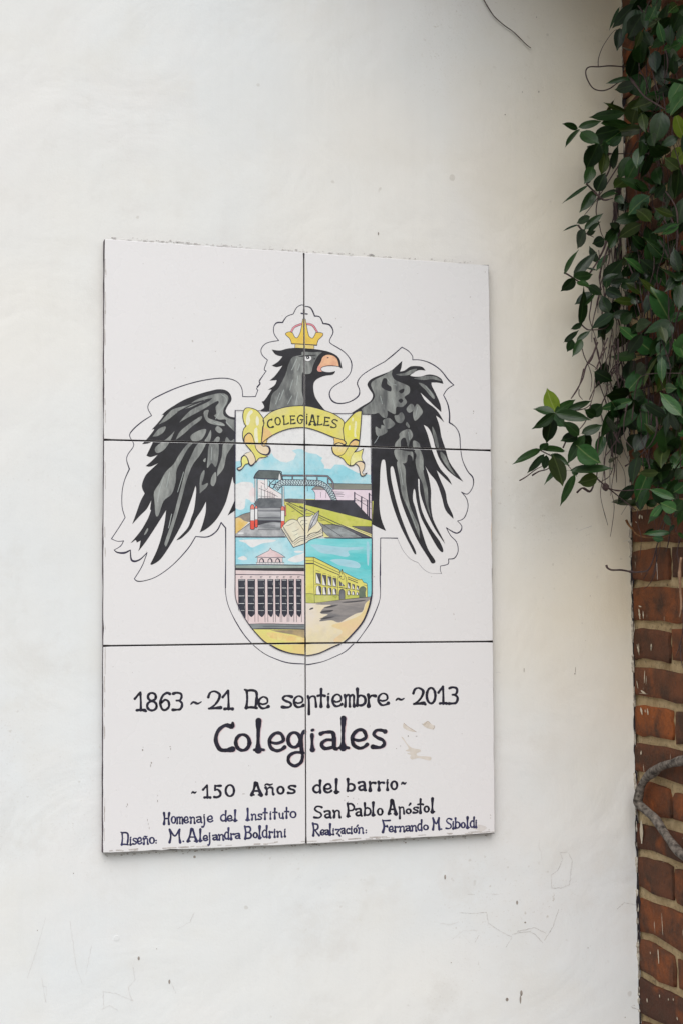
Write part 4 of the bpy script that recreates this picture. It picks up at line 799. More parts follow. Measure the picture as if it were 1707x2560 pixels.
LT = letters('lettering', [('E', 'R', 727, 796, 512, 638), ('E', 'e', 807, 844, 577, 631), ('E', 'a', 852, 889, 577, 629), ('E', 'l', 892, 916, 522, 627), ('E', 'i', 925, 945, 567, 624), ('E', 'z', 957, 1004, 570, 622), ('E', 'a', 1010, 1047, 560, 617), ('E', 'c', 1060, 1094, 562, 615), ('E', 'i', 1102, 1124, 547, 613), ('E', 'o', 1132, 1167, 557, 611), ('E', "'", 1163, 1175, 532, 548), ('E', 'n', 1179, 1232, 552, 611), ('E', ':', 1253, 1263, 582, 606),
    ('F', 'F', 372, 459, 480, 603), ('F', 'e', 445, 489, 543, 599), ('F', 'r', 500, 539, 543, 597), ('F', 'n', 549, 602, 540, 594), ('F', 'a', 612, 661, 537, 591), ('F', 'n', 670, 721, 533, 589), ('F', 'd', 730, 777, 480, 587), ('F', 'o', 787, 841, 527, 581), ('F', 'M', 879, 954, 460, 577), ('F', '.', 965, 974, 566, 575), ('F', 'S', 1014, 1072, 460, 571), ('F', 'i', 1076, 1098, 497, 567), ('F', 'b', 1105, 1156, 462, 564), ('F', 'o', 1164, 1209, 502, 561), ('F', 'l', 1217, 1246, 454, 559), ('F', 'd', 1255, 1301, 452, 557), ('F', 'i', 1307, 1326, 482, 554)], navy2, 4.0)
LT = letters('lettering', [('H', 'C', 393, 450, 1188, 1280), ('H', 'o', 468, 532, 1168, 1255), ('H', 'L', 550, 607, 1158, 1245), ('H', 'EE', 620, 675, 1155, 1240), ('H', 'GG', 692, 752, 1148, 1236), ('H', 'II', 775, 805, 1143, 1240), ('H', 'A', 812, 883, 1152, 1250), ('H', 'L', 892, 947, 1162, 1252), ('H', 'EE', 957, 1018, 1170, 1258), ('H', 's', 1032, 1093, 1192, 1280)], paint((38, 40, 36)), 2.9, rot=lambda cx: (cx-757)*.0019)

# chips, bare bisque and grime on the tiles
wr = Coat('worn_glaze', 20)
for t in ('(912,432)(935,450)(960,470)(1000,490)(1035,518)(980,512)(935,495)(908,470)', '(1105,440)(1150,412)(1180,435)(1222,462)(1210,492)(1160,485)(1120,465)', '(890,572)(910,580)(950,640)(1000,680)(1075,695)(1080,715)(1040,735)(1060,760)(1180,768)(1172,805)(1060,780)(1000,795)(975,775)(985,750)(945,735)(980,722)(930,705)(960,690)(945,650)'):
    wr.fill('C', t, paint((206, 196, 184), (218, 210, 202), 40))
for t in ('(1095,438)(1120,450)(1150,412)(1180,435)', '(915,430)(960,470)(1040,520)', '(1215,455)(1222,470)(1205,495)'): wr.line('C', t, paint((150, 134, 120)), .9)
wr.fill('F', '(1290,560)(1330,525)(1400,540)(1422,560)(1380,590)(1320,580)', paint((206, 200, 198), (214, 208, 204)))
wr.fill('R', '(1500,1500)(1520,1700)(1505,1900)(1515,2100)(1530,2300)!(1560,2300)!(1560,1480)!', paint((206, 188, 168), (214, 202, 190), 40))
spots = [('R', 1330, 712, 5, 7), ('R', 1328, 733, 4, 3), ('A', 150, 700, 7, 10), ('A', 155, 672, 4, 3), ('A', 425, 666, 6, 5), ('A', 430, 690, 3, 12), ('A', 238, 828, 7, 9), ('A', 230, 855, 3, 16), ('A', 406, 776, 4, 4), ('D', 118, 325, 4, 12), ('D', 108, 345, 3, 8), ('D', 420, 290, 3, 12), ('D', 420, 235, 2, 8), ('D', 318, 480, 2, 14), ('D', 326, 520, 2, 12), ('D', 336, 560, 2, 14), ('C', 880, 660, 6, 3), ('C', 840, 685, 4, 4), ('C', 957, 560, 5, 8), ('C', 1040, 562, 10, 3), ('C', 1495, 537, 3, 3), ('F', 1445, 575, 6, 3), ('F', 1445, 588, 5, 2), ('E', 1132, 262, 4, 4), ('E', 1182, 270, 3, 4), ('E', 1078, 296, 5, 3), ('E', 1043, 282, 5, 3), ('E', 1075, 245, 8, 5), ('E', 1170, 318, 4, 6)]
dirt = paint((130, 122, 116), (165, 158, 152), 120)
for fr, x, y, a, b_ in spots: wr.ell(fr, x, y, a, b_, dirt)
rnd = random.Random(3)
edge_d = paint((176, 168, 164), (205, 200, 196), 60)
for i in range(46):   # grime crept in along the lower edge
    t = rnd.random(); x = 262+t*970; y = 2132.5-49.5*t-rnd.uniform(1.5, 6)
    l = rnd.uniform(4, 22); wr.line('P', f'({x},{y})({x+l},{y-l*.05+rnd.uniform(-1,1)})', edge_d, rnd.uniform(1, 3.2))
for i in range(30):
    y = rnd.uniform(640, 2110); x = 262-(y-600)*.002+rnd.uniform(1.5, 4); wr.line('P', f'({x},{y})({x+.5},{y+rnd.uniform(8,40)})', edge_d, rnd.uniform(.8, 2))
wr.build()

# ---------------------------------------------------------------- cracks, scars and dirt on the plaster
class OnWall(Coat):
    def _add(s, polys, mat):
        s.k += 1
        if mat not in s.mats: s.mats.append(mat)
        m = s.mats.index(mat)
        for poly in polys:
            b = len(s.v)
            for u, v in poly:
                p = W(u, v, 0); yy = noise.noise(Vector((p.x*1.7, 3.3, p.z*1.7)))*.0022+noise.noise(Vector((p.x*7, 9.3, p.z*5)))*.0007
                s.v.append(Vector((p.x, yy-.00035-s.k*.000004, p.z)))
            s.f.append(tuple(range(b, b+len(poly)))[::-1]); s.mi.append(m)
    def build(s, parent): return obj(s.name, s.v, s.f, s.mats, parent, s.mi)
cr = OnWall('crack')
def jag(fr, pts, amp=3, seed=1):
    r = random.Random(seed); out = []
    for (x0, y0), (x1, y1) in zip(pts, pts[1:]):
        n = max(2, int(math.hypot(x1-x0, y1-y0)/9))
        for k in range(n): out.append((x0+(x1-x0)*k/n+r.uniform(-amp, amp), y0+(y1-y0)*k/n+r.uniform(-amp, amp)))
    out.append(pts[-1])
    return ''.join(f'({x:.1f},{y:.1f},{r.uniform(.35,1.5):.2f})' for x, y in out)
for i, (fr, pts, w) in enumerate([
    ('S', [(145, 570), (270, 575), (360, 565), (372, 650), (460, 710), (560, 762), (512, 838)], .8), ('S', [(560, 740), (620, 725), (700, 718), (740, 740), (800, 805)], 1.0), ('S', [(600, 715), (680, 700), (738, 686), (825, 730)], .9), ('S', [(815, 785), (880, 680), (905, 600), (925, 540)], 1.0),
    ('S', [(990, 95), (935, 98), (955, 150), (915, 240), (865, 275), (870, 375), (950, 375), (1010, 350), (1030, 160), (1000, 100)], .8), ('S', [(85, 780), (180, 710), (290, 705)], .6), ('S', [(300, 745), (270, 800)], .9), ('S', [(170, 740), (230, 805)], .6), ('S', [(0, 652), (70, 665), (140, 640)], .6), ('S', [(1385, 540), (1440, 490), (1530, 508)], 1.1), ('S', [(1550, 1330), (1490, 1308), (1520, 1295)], 1.1), ('S', [(350, 418), (450, 426)], .7), ('S', [(215, 425), (265, 425)], .8),
    ('T', [(300, 510), (280, 580), (235, 740), (180, 900)], .6), ('T', [(460, 530), (480, 680), (500, 830), (540, 935)], .7), ('T', [(560, 880), (600, 690)], .6), ('T', [(275, 900), (300, 1060), (308, 960), (275, 952)], .6), ('T', [(675, 990), (680, 1100)], .9), ('T', [(675, 990), (760, 1000), (870, 1050), (850, 1010), (840, 960), (885, 910), (870, 830)], .8), ('T', [(665, 1105), (720, 1080), (770, 1110)], .7), ('T', [(1270, 470), (1240, 540)], .9), ('T', [(1120, 930), (1150, 1000)], .7), ('T', [(1240, 535), (1160, 580)], .5),
    ('Q', [(185, 408), (270, 375), (370, 340)], .8), ('Q', [(780, 545), (860, 515)], .7), ('Q', [(480, 660), (510, 630)], .6), ('P', [(1345, 2100), (1352, 2150)], .6), ('P', [(1236, 1680), (1250, 1683)], .7)]):
    cr.line(fr, jag(fr, pts, 2.2, i), M_FAINT if fr == 'T' or w < .75 else M_CRACK, w*1.1)
tag(cr.build(pw), kind='stuff')
sc = OnWall('scar')
for fr, x, y, a, b_ in [('S', 35, 290, 9, 24), ('S', 598, 490, 10, 20), ('S', 662, 646, 9, 8), ('S', 520, 1250, 14, 18), ('S', 83, 960, 5, 5), ('S', 632, 1200, 12, 28), ('S', 625, 1250, 8, 40), ('S', 1155, 845, 3, 9), ('S', 1446, 1390, 5, 6), ('T', 764, 632, 9, 9), ('T', 908, 772, 9, 16), ('T', 1108, 925, 8, 18), ('T', 247, 590, 4, 4), ('T', 483, 218, 4, 4), ('T', 1025, 710, 3, 4), ('Q', 148, 2270, 10, 12), ('Q', 155, 2220, 5, 50), ('Q', 350, 1253, 6, 6), ('Q', 243, 1608, 5, 5), ('Q', 290, 1836, 4, 4), ('P', 945, 584, 2, 5), ('P', 1345, 230, 1.5, 3), ('P', 1261, 287, 2, 2), ('P', 1308, 1675, 1.3, 7), ('P', 487, 2142, 4, 4), ('G', 830, 230, 5, 12), ('G', 648, 1205, 4, 14)]:
    sc.ell(fr, x, y, a*.8, b_*.8, M_DIRT)
for i in range(230):   # grime blown along the top and bottom edge of the mural
    t = rnd.random()
    if i % 2: x, y, r = 268+t*940, 598.5+64*t-abs(rnd.gauss(0, 3.2))-2.5, rnd.uniform(.3, .9)
    else: x, y, r = 262+t*970, 2135-49.5*t+abs(rnd.gauss(0, 3))+1, rnd.uniform(.5, 1.6)
    sc.ell('P', x, y, r*rnd.uniform(1, 2.6), r, M_CRACK if rnd.random() < .8 else M_DIRT)
for i in range(60):   # soft pale smudges above the mural
    t = min(.98, max(.02, rnd.gauss(.33, .25))); sc.ell('P', 268+t*940, 598.5+64*t-abs(rnd.gauss(0, 2.5))-1.5, rnd.uniform(2, 7), rnd.uniform(.5, 1.6), M_FAINT if i % 3 else M_CRACK)
tag(sc.build(pw), kind='stuff')
# raised flake of old paint, screw plug
v = []; f = []
for k in range(12):
    a = k*math.tau/12; p = W(*px('T', 764, 640)); v.append(Vector((p.x+.0042*math.cos(a), -.0012, p.z+.0042*math.sin(a))))
v += [Vector((q.x, .002, q.z)) for q in v[:12]]
obj('wall_plug', v, [tuple(range(12))]+[(k, (k+1) % 12, 12+(k+1) % 12, 12+k) for k in range(12)], M_WALL, pw)

# ---------------------------------------------------------------- brick wall
bw = empty('brick_wall', (XC+.1, -.5, .12), 'old red brick wall with sandy mortar meeting the white wall at the corner', 'wall')
BW_END = -0.62
gz, gy = 330, 60
vv = []; ff = []
for j in range(gz+1):
    z = .12+(WZ-.12)*j/gz
    for i in range(gy+1):
        y = .02+(BW_END-.02)*i/gy
        d = noise.noise(Vector((y*22, z*22, 1)))*.0016+noise.noise(Vector((y*70, z*70, 5)))*.0012
        vv.append((XC+.0058+d, y, z))
for j in range(gz):
    for i in range(gy):
        a = j*(gy+1)+i; ff.append((a, a+1, a+gy+2, a+gy+1))
obj('mortar', vv, ff, M_MORTAR, bw, smooth=True)
v, f = boxmesh(XC+.012, XC+.24, BW_END, .01, .12, WZ); obj('wall_core', v, f, M_MORTAR, bw)
ys = [2632, 2531, 2427, 2332, 2223, 2123, 2035, 1942, 1846, 1748, 1657, 1562, 1460, 1367]
zj = [S(1582, y).z for y in ys]
while zj[-1] < WZ-.1: zj.append(zj[-1]+.0685+random.uniform(-.002, .002))
while zj[0] > .2: zj.insert(0, zj[0]-.0685)
def brick_mesh(seed, half):
    r = random.Random(seed); bm = bmesh.new(); bmesh.ops.create_cube(bm, size=1)
    bmesh.ops.subdivide_edges(bm, edges=bm.edges[:], cuts=4, use_grid_fill=True)
    for v in bm.verts:     # x: depth, y: length, z: height
        e = sum(1 for t in (v.co.y, v.co.z) if abs(t) > .49)
        front = v.co.x < -.49
        k = noise.noise(v.co*2.3+Vector((seed*3.7, 0, 0)))
        if abs(v.co.z) > .49: v.co.z += noise.noise(Vector((v.co.y*3, seed*5.1, v.co.z)))*.15*(1 if not half else .8)-(.018 if v.co.z > 0 else -.018)*(abs(v.co.y) > .49)
        if abs(v.co.y) > .49: v.co.y += noise.noise(Vector((v.co.z*3, seed*2.1, v.co.y*4)))*(.05 if half else .025)-math.copysign(.008 if half else .004, v.co.y)*(abs(v.co.z) > .4)
        if front: v.co.x += (.022 if e else 0)+(.03 if e > 1 else 0)+k*.05
    me = bpy.data.meshes.new('brick'); bm.to_mesh(me); bm.free()
    for p in me.polygons: p.use_smooth = True
    me.materials.append(M_BRICK); return me
BM = {h_: [brick_mesh(i+(10 if h_ else 0), h_) for i in range(5)] for h_ in (0, 1)}
rb = random.Random(11); far = []
DEP = .03
cnt = 0
i0 = min(range(len(zj)), key=lambda i: abs(zj[i]-S(1582, 1460).z))
for i in range(len(zj)-1):
    z0, z1 = zj[i], zj[i+1]
    half_first = (i-i0) % 2 == 0
    y = -.003
    k = 0
    while y > BW_END+.03:
        ln = .124 if (k == 0 and half_first) else .252
        ln += rb.uniform(-.006, .006)
        y2 = max(y-ln, BW_END)
        hgt = (z1-z0)-.0165+rb.uniform(-.003, .003)
        me = rb.choice(BM[1 if ln < .2 else 0])
        c = Vector((XC+DEP/2-rb.uniform(0, .0022), (y+y2)/2, (z0+z1)/2+rb.uniform(-.0012, .0012)))
        tilt = rb.gauss(0, .010)
        if y > -.62 and .72 < z0 < 3.0 and cnt < 298:
            o = link(bpy.data.objects.new('brick', me)); o.parent = bw; o.location = c-Vector(bw.location)
            o.scale = (DEP, y-y2, hgt*1.06); o.rotation_euler = (tilt, 0, rb.gauss(0, .006)); cnt += 1
        else: far.append((me, Matrix.Translation(c) @ Matrix.Rotation(tilt, 4, 'X') @ Matrix.Diagonal((DEP, y-y2, hgt*1.06, 1))))
        y = y2-.0125-rb.uniform(-.002, .003); k += 1
print('bricks', cnt, 'far', len(far))
v = []; f = []
for me, M_ in far:
    b0 = len(v); v += [M_ @ q.co for q in me.vertices]; f += [tuple(b0+i for i in p.vertices) for p in me.polygons]
tag(obj('brick_courses', v, f, M_BRICK, bw, smooth=True), kind='stuff')
# crumbling edge of the plaster coat along the corner, with the dark gap behind it
v = []; f = []; gv = []; gf = []
n = 900
nz_ = lambda z, k, s: noise.noise(Vector((k, 1.7*k, z*s)))
for k in range(n+1):
    z = .12+(WZ-.15)*k/n
    w = .0014+.006*max(0, nz_(z, 0, 26)+.2)+.005*max(0, nz_(z, 5, 110)); d = .002+.005*max(0, nz_(z, 3, 60)+.2)
    if nz_(z, 7, 34)+.5*nz_(z, 8, 130) > .10: w *= .12; d *= .15
    v += [(XC+.003, -.0002, z), (XC-.0005, -d, z), (XC-w*.35, -d*.5, z), (XC-w, .0012, z)]
    a = .0008+.0065*max(0, nz_(z, 9, 19)+.5*nz_(z, 2, 80)-.02)
    gv += [(XC+.0014, -.0008-a*1.5, z), (XC-.0003, -.0012-a*.3, z), (XC-.0006-a*.5, -.0012, z)]
for k in range(n):
    for i in range(3): f.append((4*k+i, 4*k+i+1, 4*k+i+5, 4*k+i+4))
    for i in range(2): gf.append((3*k+i, 3*k+i+1, 3*k+i+4, 3*k+i+3))
obj('plaster_edge', v, f, mat_simple('limewash_crust', (.22, .18, .14), (.66, .61, .52), 160), pw)
obj('corner_gap', gv, gf, M_GROUT, pw)
# old paint drips and flakes on the bricks beside the corner
FR['K'] = (1507, 1600, 7.84); FR['J'] = (1507, 2200, 6.533)
dv = []; df = []
def drip(fr, x0, y0, x1, y1, w):
    u0, v0 = px(fr, x0, y0); u1, v1 = px(fr, x1, y1); ww = w/FR[fr][2]/2; m = 9; b0 = len(dv)
    for i in range(m+1):
        t = i/m; c = (u0+(u1-u0)*t, v0+(v1-v0)*t); q = ww*math.sin(math.pi*(.08+.84*t))*(1+.6*noise.noise(Vector((c[0], c[1], 3))))
        for s_ in (-q, q):
            p = S(c[0]+s_, c[1], XC-.0035); dv.append(p)
    for i in range(m): df.append((b0+2*i, b0+2*i+1, b0+2*i+3, b0+2*i+2))
for a_ in [('K', 730, 1320, 760, 1470, 34), ('K', 815, 1360, 822, 1420, 18), ('K', 860, 1340, 875, 1470, 24), ('K', 700, 1040, 870, 1060, 70), ('K', 740, 985, 820, 1060, 60), ('K', 740, 2170, 735, 2250, 26), ('K', 810, 600, 800, 850, 16), ('K', 840, 700, 835, 870, 8), ('K', 650, 800, 680, 960, 14), ('K', 930, 80, 935, 215, 20), ('K', 690, 70, 700, 300, 12),
           ('V', 780, 90, 800, 260, 8), ('V', 740, 1180, 750, 1640, 60), ('V', 1560, 1520, 1568, 1540, 20), ('J', 890, 1130, 905, 1370, 16), ('J', 950, 540, 970, 900, 8), ('J', 765, 1170, 768, 1210, 10), ('J', 710, 1930, 715, 2000, 16), ('J', 915, 1870, 918, 1920, 14), ('J', 1060, 1930, 1062, 1970, 12), ('J', 1140, 1930, 1142, 1975, 12), ('J', 1200, 2240, 1210, 2290, 14),
           ('Q', 990, 1380, 1010, 1400, 34), ('Q', 985, 1420, 1000, 1560, 20), ('Q', 1040, 1450, 1045, 1550, 12), ('Q', 1000, 190, 990, 250, 22), ('Q', 1025, 200, 1030, 250, 14), ('Q', 960, 1880, 990, 2020, 14), ('Q', 1150, 1880, 1145, 1960, 16), ('Q', 940, 280, 960, 300, 14)]: drip(*a_)
tag(obj('paint_drips', dv, df, mat_simple('dried_cream_paint', (.50, .42, .30), (.66, .58, .46), 90), bw), kind='stuff')
# stone coping of both walls
v, f = boxmesh(-5.05, XC-.01, -.06, .34, WZ, WZ+.07); obj('coping', v, f, M_STONE, pw)
v, f = boxmesh(XC-.05, XC+.29, BW_END-.04, .01, WZ+.002, WZ+.075); obj('coping', v, f, M_STONE, bw)

# ---------------------------------------------------------------- climbing plant
vine = empty('climbing_vine', (XC-.03, -.12, .12), 'dark glossy-leaved climbing vine hanging over the brick wall corner', 'vine')
def leaf_mesh(seed, slim, mat, nm='leaf'):
    """pointed glossy blade: stalk at the origin, length along +Y, folded on its midrib"""
    r = random.Random(seed); n = 8; v = []; uv = []; f = []
    fold = r.uniform(.10, .26); droop = r.uniform(-.05, .22); tw = r.uniform(-.25, .25); side = r.uniform(-.08, .08)
    for i in range(n+1):
        t = i/n
        w = .5*math.sin(math.pi*min(1, t**.82))**.78 if 0 < t < 1 else 0
        w *= (1-.18*t)
        if i == n-1: w *= .62
        w = max(w, .012 if i < n else 0)
        zc = -droop*t*t; xc = side*math.sin(t*3)
        for s in (-1, -.5, 0, .5, 1):
            ruf = .012*math.sin(t*9+seed+s*2)
            x = s*w*slim; z = fold*abs(x)-.35*fold*abs(x)*abs(s) + zc + ruf*abs(s) + tw*x*t
            v.append((x+xc*slim, t, z)); uv.append((.5+s*w, t))
    for i in range(n):
        for k in range(4):
            a = i*5+k; f.append((a, a+1, a+6, a+5))
    # short leaf stalk
    b = len(v)
    for (x, z) in ((-.012, 0), (.012, 0)):
        v += [(x, .02, z), (x, -.09, z+.01)]; uv += [(.5, 0), (.5, 0)]
    f.append((b, b+2, b+3, b+1))
    me = bpy.data.meshes.new(nm); me.from_pydata(v, [], f); me.materials.append(mat)
    ul = me.uv_layers.new(name='UVMap')
    for l in me.loops: ul.data[l.index].uv = uv[l.vertex_index]
    for p in me.polygons: p.use_smooth = True
    return me
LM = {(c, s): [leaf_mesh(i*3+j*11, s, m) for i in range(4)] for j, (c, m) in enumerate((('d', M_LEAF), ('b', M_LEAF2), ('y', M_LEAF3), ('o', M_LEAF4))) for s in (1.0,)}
rl = random.Random(5)
NLEAF = [0]
def pos(u, v, off):
    if u < 1572: return W(u, v, -off)
    return S(u, v, XC-max(.012, off*.55))
more = []
def put_leaf(B, T, width, tone, roll=0.0, part=True):
    d = T-B; L = d.length
    if L < 1e-4: return
    yv = d/L
    zt = (CAM-B).normalized()                      # blades mostly face the open side
    zt = (zt + Vector((rl.gauss(0, .28), rl.gauss(0, .2), rl.gauss(.25, .3)))).normalized()
    xv = yv.cross(zt).normalized(); zv = xv.cross(yv)
    if roll: 
        q = Matrix.Rotation(roll, 3, yv); xv = q @ xv; zv = q @ zv
    if part: B = B-d*.05; L *= 1.12; width *= 1.2
    me = rl.choice(LM[(tone, 1.0)])
    M3 = Matrix((xv*width*1.12, yv*L, zv*(L*.5+width*.5))).transposed().to_4x4(); M3.translation = B
    if part and NLEAF[0] < 296:
        o = link(bpy.data.objects.new('leaf', me)); o.parent = vine
        M4 = M3.copy(); M4.translation = B-Vector(vine.location); o.matrix_local = M4
        NLEAF[0] += 1
    else: more.append((me, M3))
LEAVES = {
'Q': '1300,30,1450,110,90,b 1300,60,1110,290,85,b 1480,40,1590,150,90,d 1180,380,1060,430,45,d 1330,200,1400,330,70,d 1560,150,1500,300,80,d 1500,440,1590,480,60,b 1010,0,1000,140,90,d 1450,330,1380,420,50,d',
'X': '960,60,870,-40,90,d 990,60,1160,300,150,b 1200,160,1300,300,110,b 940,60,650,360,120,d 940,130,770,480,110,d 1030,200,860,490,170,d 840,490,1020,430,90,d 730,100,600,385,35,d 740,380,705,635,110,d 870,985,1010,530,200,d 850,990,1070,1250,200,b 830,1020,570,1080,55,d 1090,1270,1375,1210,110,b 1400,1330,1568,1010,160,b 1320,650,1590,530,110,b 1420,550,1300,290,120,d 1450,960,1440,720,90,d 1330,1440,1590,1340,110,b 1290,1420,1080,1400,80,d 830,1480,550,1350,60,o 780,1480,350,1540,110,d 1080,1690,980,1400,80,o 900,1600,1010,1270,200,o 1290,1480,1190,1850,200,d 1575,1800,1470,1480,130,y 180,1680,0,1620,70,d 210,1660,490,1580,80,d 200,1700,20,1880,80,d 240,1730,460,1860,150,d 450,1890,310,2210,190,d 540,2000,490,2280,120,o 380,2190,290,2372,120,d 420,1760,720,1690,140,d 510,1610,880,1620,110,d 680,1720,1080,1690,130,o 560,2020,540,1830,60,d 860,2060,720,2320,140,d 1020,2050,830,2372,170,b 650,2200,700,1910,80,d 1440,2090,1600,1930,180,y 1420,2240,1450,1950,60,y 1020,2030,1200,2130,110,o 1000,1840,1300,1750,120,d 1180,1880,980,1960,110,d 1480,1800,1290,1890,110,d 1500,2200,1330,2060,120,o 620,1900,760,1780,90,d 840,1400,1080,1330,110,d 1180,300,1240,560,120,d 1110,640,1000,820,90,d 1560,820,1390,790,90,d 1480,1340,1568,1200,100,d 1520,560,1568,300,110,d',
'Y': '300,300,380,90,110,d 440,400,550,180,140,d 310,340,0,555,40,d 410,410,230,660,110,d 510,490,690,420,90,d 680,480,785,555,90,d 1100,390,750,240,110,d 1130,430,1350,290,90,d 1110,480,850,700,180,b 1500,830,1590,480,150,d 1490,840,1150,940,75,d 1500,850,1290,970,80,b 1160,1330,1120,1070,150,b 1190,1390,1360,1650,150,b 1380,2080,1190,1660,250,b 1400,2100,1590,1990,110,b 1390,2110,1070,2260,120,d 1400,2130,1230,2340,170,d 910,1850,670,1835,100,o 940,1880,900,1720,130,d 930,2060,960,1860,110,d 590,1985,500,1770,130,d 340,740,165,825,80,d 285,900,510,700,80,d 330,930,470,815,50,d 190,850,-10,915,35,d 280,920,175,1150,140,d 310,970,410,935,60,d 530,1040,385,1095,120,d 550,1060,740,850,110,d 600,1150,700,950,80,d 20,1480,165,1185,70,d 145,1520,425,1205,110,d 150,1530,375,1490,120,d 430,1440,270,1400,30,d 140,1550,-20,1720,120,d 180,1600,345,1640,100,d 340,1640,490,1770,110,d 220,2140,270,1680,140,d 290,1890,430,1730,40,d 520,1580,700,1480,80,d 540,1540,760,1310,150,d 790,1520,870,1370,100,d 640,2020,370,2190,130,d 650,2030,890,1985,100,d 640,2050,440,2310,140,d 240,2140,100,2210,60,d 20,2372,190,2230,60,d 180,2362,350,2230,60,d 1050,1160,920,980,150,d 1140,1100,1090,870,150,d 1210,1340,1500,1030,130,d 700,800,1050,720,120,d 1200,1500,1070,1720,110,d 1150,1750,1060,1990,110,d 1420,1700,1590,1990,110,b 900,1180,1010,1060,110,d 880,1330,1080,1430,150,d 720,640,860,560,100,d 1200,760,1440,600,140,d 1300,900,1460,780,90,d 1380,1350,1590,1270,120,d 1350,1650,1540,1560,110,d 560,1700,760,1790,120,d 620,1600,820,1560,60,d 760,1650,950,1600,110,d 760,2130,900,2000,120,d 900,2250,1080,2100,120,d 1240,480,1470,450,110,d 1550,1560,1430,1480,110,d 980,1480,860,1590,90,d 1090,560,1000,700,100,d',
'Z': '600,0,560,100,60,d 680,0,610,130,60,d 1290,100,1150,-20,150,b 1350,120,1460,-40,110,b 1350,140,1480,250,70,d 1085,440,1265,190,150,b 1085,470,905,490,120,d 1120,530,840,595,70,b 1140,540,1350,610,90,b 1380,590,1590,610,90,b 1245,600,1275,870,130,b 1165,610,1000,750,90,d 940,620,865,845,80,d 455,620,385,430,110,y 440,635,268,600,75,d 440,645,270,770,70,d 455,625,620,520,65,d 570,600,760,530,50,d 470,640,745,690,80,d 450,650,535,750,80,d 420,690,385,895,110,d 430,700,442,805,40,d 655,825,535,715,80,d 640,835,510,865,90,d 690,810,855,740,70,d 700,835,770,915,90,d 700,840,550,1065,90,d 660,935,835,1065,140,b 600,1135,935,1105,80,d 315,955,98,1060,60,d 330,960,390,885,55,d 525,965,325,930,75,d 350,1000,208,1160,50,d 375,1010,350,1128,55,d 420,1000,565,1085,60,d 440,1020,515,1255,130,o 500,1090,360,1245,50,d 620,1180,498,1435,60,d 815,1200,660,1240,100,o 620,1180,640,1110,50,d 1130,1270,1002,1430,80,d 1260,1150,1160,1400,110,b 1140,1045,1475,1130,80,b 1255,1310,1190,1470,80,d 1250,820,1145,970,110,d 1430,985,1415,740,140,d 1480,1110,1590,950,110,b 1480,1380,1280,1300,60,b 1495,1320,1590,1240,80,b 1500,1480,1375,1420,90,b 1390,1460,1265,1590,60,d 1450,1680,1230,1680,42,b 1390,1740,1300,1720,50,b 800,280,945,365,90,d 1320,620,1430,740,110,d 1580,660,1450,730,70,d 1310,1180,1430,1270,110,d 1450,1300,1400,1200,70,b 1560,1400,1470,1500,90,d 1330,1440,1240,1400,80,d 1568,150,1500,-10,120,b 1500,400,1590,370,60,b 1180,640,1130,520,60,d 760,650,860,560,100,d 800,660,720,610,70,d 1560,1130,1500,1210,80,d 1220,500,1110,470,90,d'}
for fr, txt in LEAVES.items():
    for t in txt.split():
        x0, y0, x1, y1, w, tone = t.split(','); x0, y0, x1, y1, w = map(float, (x0, y0, x1, y1, w))
        u0, v0 = px(fr, x0, y0); u1, v1 = px(fr, x1, y1)
        hang = max(0, min(1, (1570-min(u0, u1))/250))
        d0 = .05+.13*hang*rl.uniform(.6, 1)+rl.uniform(0, .04)
        B = pos(u0, v0, d0)
        # the tip stays near the stalk's own depth, swinging a little in or out
        dd = ray(u1, v1); k = (B-CAM).dot(dd)/dd.dot(dd); T = CAM+dd*(k*(1+rl.gauss(0, .006)))
        if T.x > XC-.006: T = S(u1, v1, XC-.008)
        if T.y > -.008 and T.x < XC: T = W(u1, v1, -.012)
        wm = w/FR[fr][2]/FPX*(B-CAM).length
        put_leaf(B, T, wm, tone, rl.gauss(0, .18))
print('traced leaves', NLEAF[0])
# the thicket behind them over the bricks, on upwards and on towards the viewer
def rand_leaf(B, part):
    a = rl.uniform(0, math.tau); e = rl.gauss(-.35, .5)
    d = Vector((-abs(rl.gauss(.35, .3)), math.cos(a), math.sin(a)*.9+e)).normalized()*rl.uniform(.030, .052)
    put_leaf(B, B+d, d.length*rl.uniform(.34, .48), rl.choice('dddddbbdo'), rl.gauss(0, .6), part)
for i in range(165):
    u, v = rl.uniform(1585, 1720), rl.uniform(-20, 1290)
    if v > 1180 and rl.random() < .6: continue
    p = S(u, v, XC-rl.uniform(.012, .05)); rand_leaf(p, True)
for i in range(40):
    p = W(rl.gauss(1540, 26), rl.uniform(250, 1150), -rl.uniform(.02, .09))
    if p.x < XC-.02: rand_leaf(p, True)
print('single leaves', NLEAF[0])
for i in range(500):
    z = rl.uniform(1.75, 3.8); y = rl.uniform(-.9, -.20)
    rand_leaf(Vector((XC-rl.uniform(.015, .09), y, z)), False)
for i in range(2900):      # unseen vine mass above the view, added to shade the wall's upper right
    t = rl.random(); x = XC-.02-abs(rl.gauss(0, .36)); z = 2.86+.24*(XC-x)+abs(rl.gauss(0, .16)); y = -.02-abs(rl.gauss(0, .50))*max(.25, 1-(XC-x)*.9); z -= .10*min(1, -y)
    if z > 3.95 or x < -.1: continue
    rand_leaf(Vector((x, y, z)), False)
v = []; f = []; mats = [M_LEAF, M_LEAF2, M_LEAF3, M_LEAF4]; mi = []; uvs = []
for me, M_ in more:
    b0 = len(v); v += [M_ @ q.co for q in me.vertices]
    ud = {l.vertex_index: tuple(me.uv_layers[0].data[l.index].uv) for l in me.loops}
    for p in me.polygons:
        f.append(tuple(b0+i for i in p.vertices)); mi.append(mats.index(me.materials[0])); uvs += [ud[i] for i in p.vertices]
fo = obj('foliage', v, f, mats, vine, mi, smooth=True); tag(fo, kind='stuff')
